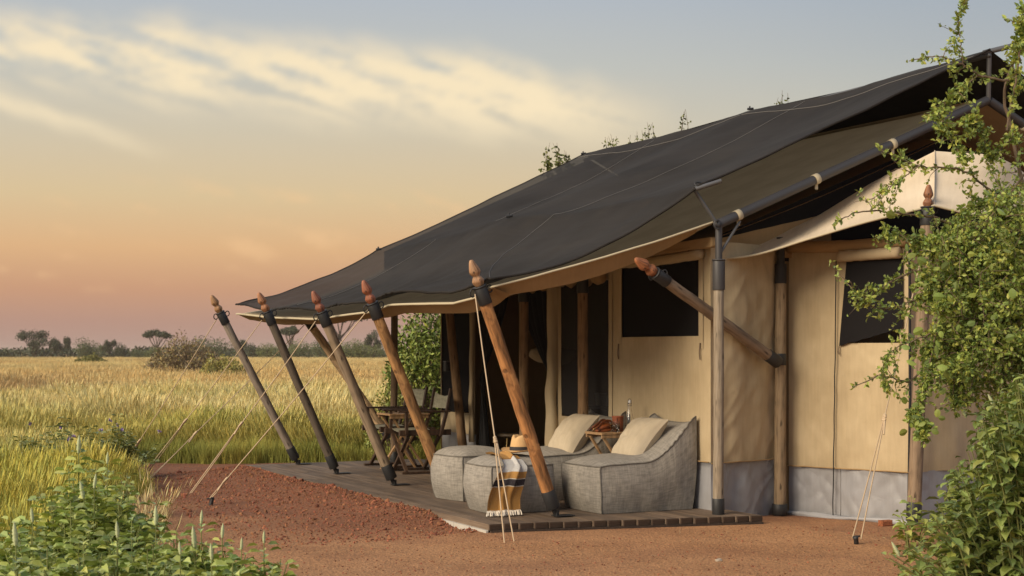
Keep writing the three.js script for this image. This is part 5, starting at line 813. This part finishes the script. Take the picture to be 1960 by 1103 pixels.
// ---- right foreground: a thorny shrub above, a leafy bush below
{
  const base = V(3.95, 0, -9.75), r = rng(404), t = thing('thorny_shrub', 'thorny shrub with arching twigs and tiny leaves reaching in from the right', 'shrub', base), br = [], tw = [], lv = new Leaves();
  const small = [[0.27, 0.36, 0.065], [0.37, 0.45, 0.08], [0.17, 0.235, 0.045], [0.46, 0.5, 0.10]];
  const leafy = (p, dir, n, ls) => { for (let i = 0; i < n; i++) { const o = rdir(r).addScaledVector(dir, 0.4).normalize(); lv.add(p.clone().addScaledVector(rdir(r), 0.012), o, rdir(r), ls * (0.7 + 0.9 * r()), ls * 0.7, vary(r, small[Math.floor(r() * 4)], 0.2)); } };
  const twig = (p, dir, len, rad, ls, dense, droop = 0.2) => { const n = 8, pts = [p.clone()]; let d = dir.clone(); for (let i = 0; i < n; i++) { d.add(V((r() - 0.5) * 0.5, (r() - 0.5) * 0.5 - droop * 0.2, (r() - 0.5) * 0.5)).normalize(); pts.push(pts[i].clone().addScaledVector(d, len / n)); if (r() < dense) leafy(pts[i + 1], d, 1 + Math.floor(r() * 3.4), ls); } tw.push(tube(pts.map((q) => q.clone().sub(base)), (u) => rad * (1.1 - u * 0.8), 4)); };
  const branch = (list, d0, d1, rad, sub, ls = 0.03, dense = 0.75) => {
    const pts = smooth(list.map(([x, y], i) => spot(x, y, lerp(d0, d1, i / (list.length - 1)))), 40); for (let i = 1; i < 41; i++) pts[i].add(V(0.012 * noise(i * 0.6, d0 * 9), 0.012 * noise(i * 0.6, d0 * 5 + 3), 0.02 * noise(i * 0.5, d0)));
    br.push(tube(pts.map((q) => q.clone().sub(base)), (u) => rad * (1.1 - 0.75 * u), 6));
    for (let i = 4; i < 41; i++) { const dir = pts[i].clone().sub(pts[i - 1]).normalize(); if (r() < dense) leafy(pts[i], dir, 1 + Math.floor(r() * 3), ls); for (let k = 0; k < sub; k++) if (r() < 0.5) twig(pts[i], dir.clone().addScaledVector(rdir(r), 1.0).normalize(), 0.05 + 0.16 * r() * r(), 0.0028, ls, dense); }
    return pts;
  };
  branch([[2080, 1160], [2040, 900], [2000, 640], [1975, 430], [1935, 250], [1925, 165], [1962, 70], [1990, 0]], 9.8, 9.5, 0.017, 1, 0.028, 0.3);
  branch([[1928, 250], [1950, 120], [1958, 60], [1962, 20]], 9.5, 9.4, 0.008, 2, 0.034, 0.9);
  branch([[1932, 155], [1880, 145], [1850, 128], [1800, 108], [1740, 118]], 9.5, 9.3, 0.008, 1, 0.028, 0.7);
  branch([[1845, 130], [1838, 80], [1836, 40], [1845, -10]], 9.4, 9.3, 0.004, 1, 0.028, 0.8);
  branch([[1870, 145], [1830, 180], [1800, 215], [1810, 250], [1842, 300]], 9.4, 9.2, 0.004, 2, 0.03, 0.9);
  branch([[1970, 260], [1930, 270], [1900, 300], [1875, 250], [1850, 230]], 9.5, 9.3, 0.006, 2, 0.03, 0.9);
  branch([[1995, 480], [1900, 370], [1840, 325], [1760, 318], [1690, 290]], 9.6, 9.2, 0.009, 1, 0.028, 0.6);
  branch([[1760, 318], [1700, 360], [1672, 380]], 9.2, 9.1, 0.004, 1, 0.026, 0.4);
  branch([[1990, 540], [1900, 470], [1800, 420], [1740, 410], [1650, 405], [1600, 425]], 9.6, 9.0, 0.009, 1, 0.026, 0.6);
  branch([[1960, 520], [1850, 505], [1750, 520], [1690, 550], [1640, 575], [1628, 540]], 9.5, 9.0, 0.008, 1, 0.026, 0.6);
  branch([[1990, 620], [1850, 570], [1760, 575], [1680, 590], [1640, 560]], 9.5, 9.0, 0.008, 2, 0.027, 0.7);
  branch([[1990, 660], [1880, 660], [1790, 690], [1740, 730], [1690, 720], [1634, 742]], 9.5, 8.9, 0.008, 1, 0.026, 0.6);
  branch([[1960, 640], [1860, 610], [1780, 640], [1700, 680], [1690, 735]], 9.4, 8.9, 0.006, 2, 0.027, 0.75);
  branch([[1800, 600], [1780, 690], [1765, 760], [1750, 800], [1770, 830]], 9.2, 8.9, 0.005, 2, 0.029, 0.8);
  branch([[1850, 650], [1830, 730], [1835, 770]], 9.3, 9.2, 0.004, 2, 0.03, 0.7);
  branch([[1965, 330], [1890, 420], [1810, 470], [1730, 450], [1690, 455]], 9.5, 9.1, 0.007, 2, 0.028, 0.7);
  for (let k = 0; k < 8; k++) { const y = 420 + 38 * k; branch([[2010, y + 60 * (r() - 0.5)], [1940, y + 20 + 60 * (r() - 0.5)], [1880, y + 70 * (r() - 0.5)], [1800 - 40 * r(), y + 30 + 60 * (r() - 0.5)]], 9.7, 9.0 + 0.6 * r(), 0.006, 4, 0.029, 0.95); }
  let made = 0; while (made < 1250) { const x = 1700 + 330 * r(), y = 270 + 500 * r(), dens = sstep(1745, 1900, x + 60 * noise(y * 0.02, 2)) * sstep(300 + (1960 - x) * 0.5, 470 + (1960 - x) * 0.2, y) * sstep(790, 690, y + 40 * noise(x * 0.02, 7)) * (0.45 + 1.1 * Math.max(0, noise(x * 0.018, y * 0.018, 4) + 0.25)); if (r() > dens) { if (r() < 0.02) made++; continue; } twig(spot(x, y, 9.05 + 0.9 * r()), rdir(r), 0.10 + 0.14 * r(), 0.0026, 0.028, 0.95); made++; }
  part('branch', br, M.twig, t); part('twigs', tw, M.twig, t, 'stuff'); part('foliage', lv.geo(base), M.leafThin, t, 'stuff');
  // the larger round leaves that can be told apart
  const big = (x, y, d, len, q) => { const l = new Leaves(), dir = V(Math.cos(q), Math.sin(q), 0.35 * (r() - 0.3)).normalize(), n = V(1.6 * (r() - 0.5), 0.4 + 1.4 * (r() - .5), 0.8).normalize(); l.round(V(0, 0, 0), dir, n, len, len * 0.75, vary(r, [0.25, 0.32, 0.06], 0.45)); const m = part('leaf', l.geo(), M.leafThin, t); m.position.copy(spot(x, y, d).sub(base)); };
  for (const [x, y] of [[1752, 800], [1760, 820], [1775, 815], [1745, 818], [1768, 835], [1790, 800], [1738, 782], [1785, 740], [1812, 735], [1800, 690], [1795, 660], [1810, 655], [1750, 640], [1765, 620], [1795, 570], [1825, 570], [1840, 620], [1860, 625], [1905, 610], [1770, 560], [1755, 700], [1785, 705], [1730, 660], [1760, 480], [1775, 500], [1800, 520], [1745, 440], [1720, 420], [1735, 460], [1780, 445], [1860, 480], [1880, 500], [1910, 470], [1920, 640], [1925, 420], [1870, 400], [1890, 380], [1945, 380], [1820, 500], [1835, 540], [1730, 395], [1860, 560], [1935, 560]]) for (let k = 0; k < (y > 730 ? 2 : 1); k++) big(x + 20 * (r() - 0.5), y + 20 * (r() - 0.5), 8.85 + 0.25 * r(), 0.038 + 0.035 * r(), r() * 6.28);
}
{
  const base = V(3.05, 0, -8.7), r = rng(515), t = thing('leafy_bush', 'dense green bush of broad pointed leaves in the lower right corner', 'bush', base), st = [], lv = new Leaves();
  const cols = [[0.2, 0.27, 0.055], [0.27, 0.34, 0.07], [0.13, 0.18, 0.04], [0.34, 0.4, 0.085]];
  const prof = [[1680, 1075], [1710, 1040], [1760, 1025], [1790, 950], [1830, 880], [1855, 840], [1885, 770], [1920, 745], [1960, 700], [2040, 660], [2150, 700]];
  for (let k = 0; k < 250; k++) {
    const px = 1690 + 430 * Math.pow(r(), 0.8), d = 8.0 + 1.5 * r(), topPx = curveAt(prof, px)[0] + (k % 3 ? 260 * r() * r() : 20 * r()) + 8, tip = spot(px, topPx, d).sub(base); if (tip.y < 0.12) continue;
    const b = V(tip.x * 0.8 + 0.12, 0, tip.z * 0.7), pts = smooth([b, V(lerp(b.x, tip.x, 0.4), tip.y * 0.55, lerp(b.z, tip.z, 0.5)), tip.clone().add(V(0.0, 0.0, 0))], 14); st.push(tube(pts, (u) => 0.006 * (1.2 - 0.8 * u), 5));
    let ang = r() * 6.28; const nodes = Math.ceil(tip.y / 0.05); for (let i = Math.floor(nodes * 0.15); i < nodes; i++) { const u = (i + r()) / nodes, p = pts[Math.min(14, Math.round(u * 14))], size = (0.08 + 0.055 * r()) * (1.05 - 0.4 * u); ang += 1.5 + 0.5 * (r() - 0.5); for (const s of [0, Math.PI]) { const dir = V(Math.cos(ang + s), 0.2 - 0.9 * r(), Math.sin(ang + s)).normalize(), nrm = V(0.5 * (r() - 0.5), 1, 0.5 * (r() - 0.5)).normalize(); lv.add(p.clone().addScaledVector(rdir(r), 0.025), dir, nrm, size, size * 0.6, vary(r, cols[Math.floor(r() * 4)], 0.2), 0.2); } }
  }
  part('stems', st, M.stem, t); part('foliage', lv.geo(), M.leafThin, t, 'stuff');
  for (const [x, y, d] of [[1850, 780, 9.2], [1722, 1045, 8.2], [1905, 760, 9.0]]) { const f = part('flower_spike', spikeGeo, spikeMat, t); f.position.copy(spot(x, y + 20, d).sub(base)); f.rotation.z = 0.5; f.scale.setScalar(0.9); }
  weed('small leafy weed at the foot of the pole in front of the bay wall', 1745, 950, 10.6, 6, 0.15, 0, 301, { name: 'wild_herb', group: null });
}
scene.fog = new THREE.FogExp2(C(0.80, 0.66, 0.56), 0.0003);
renderer.render(scene, camera);
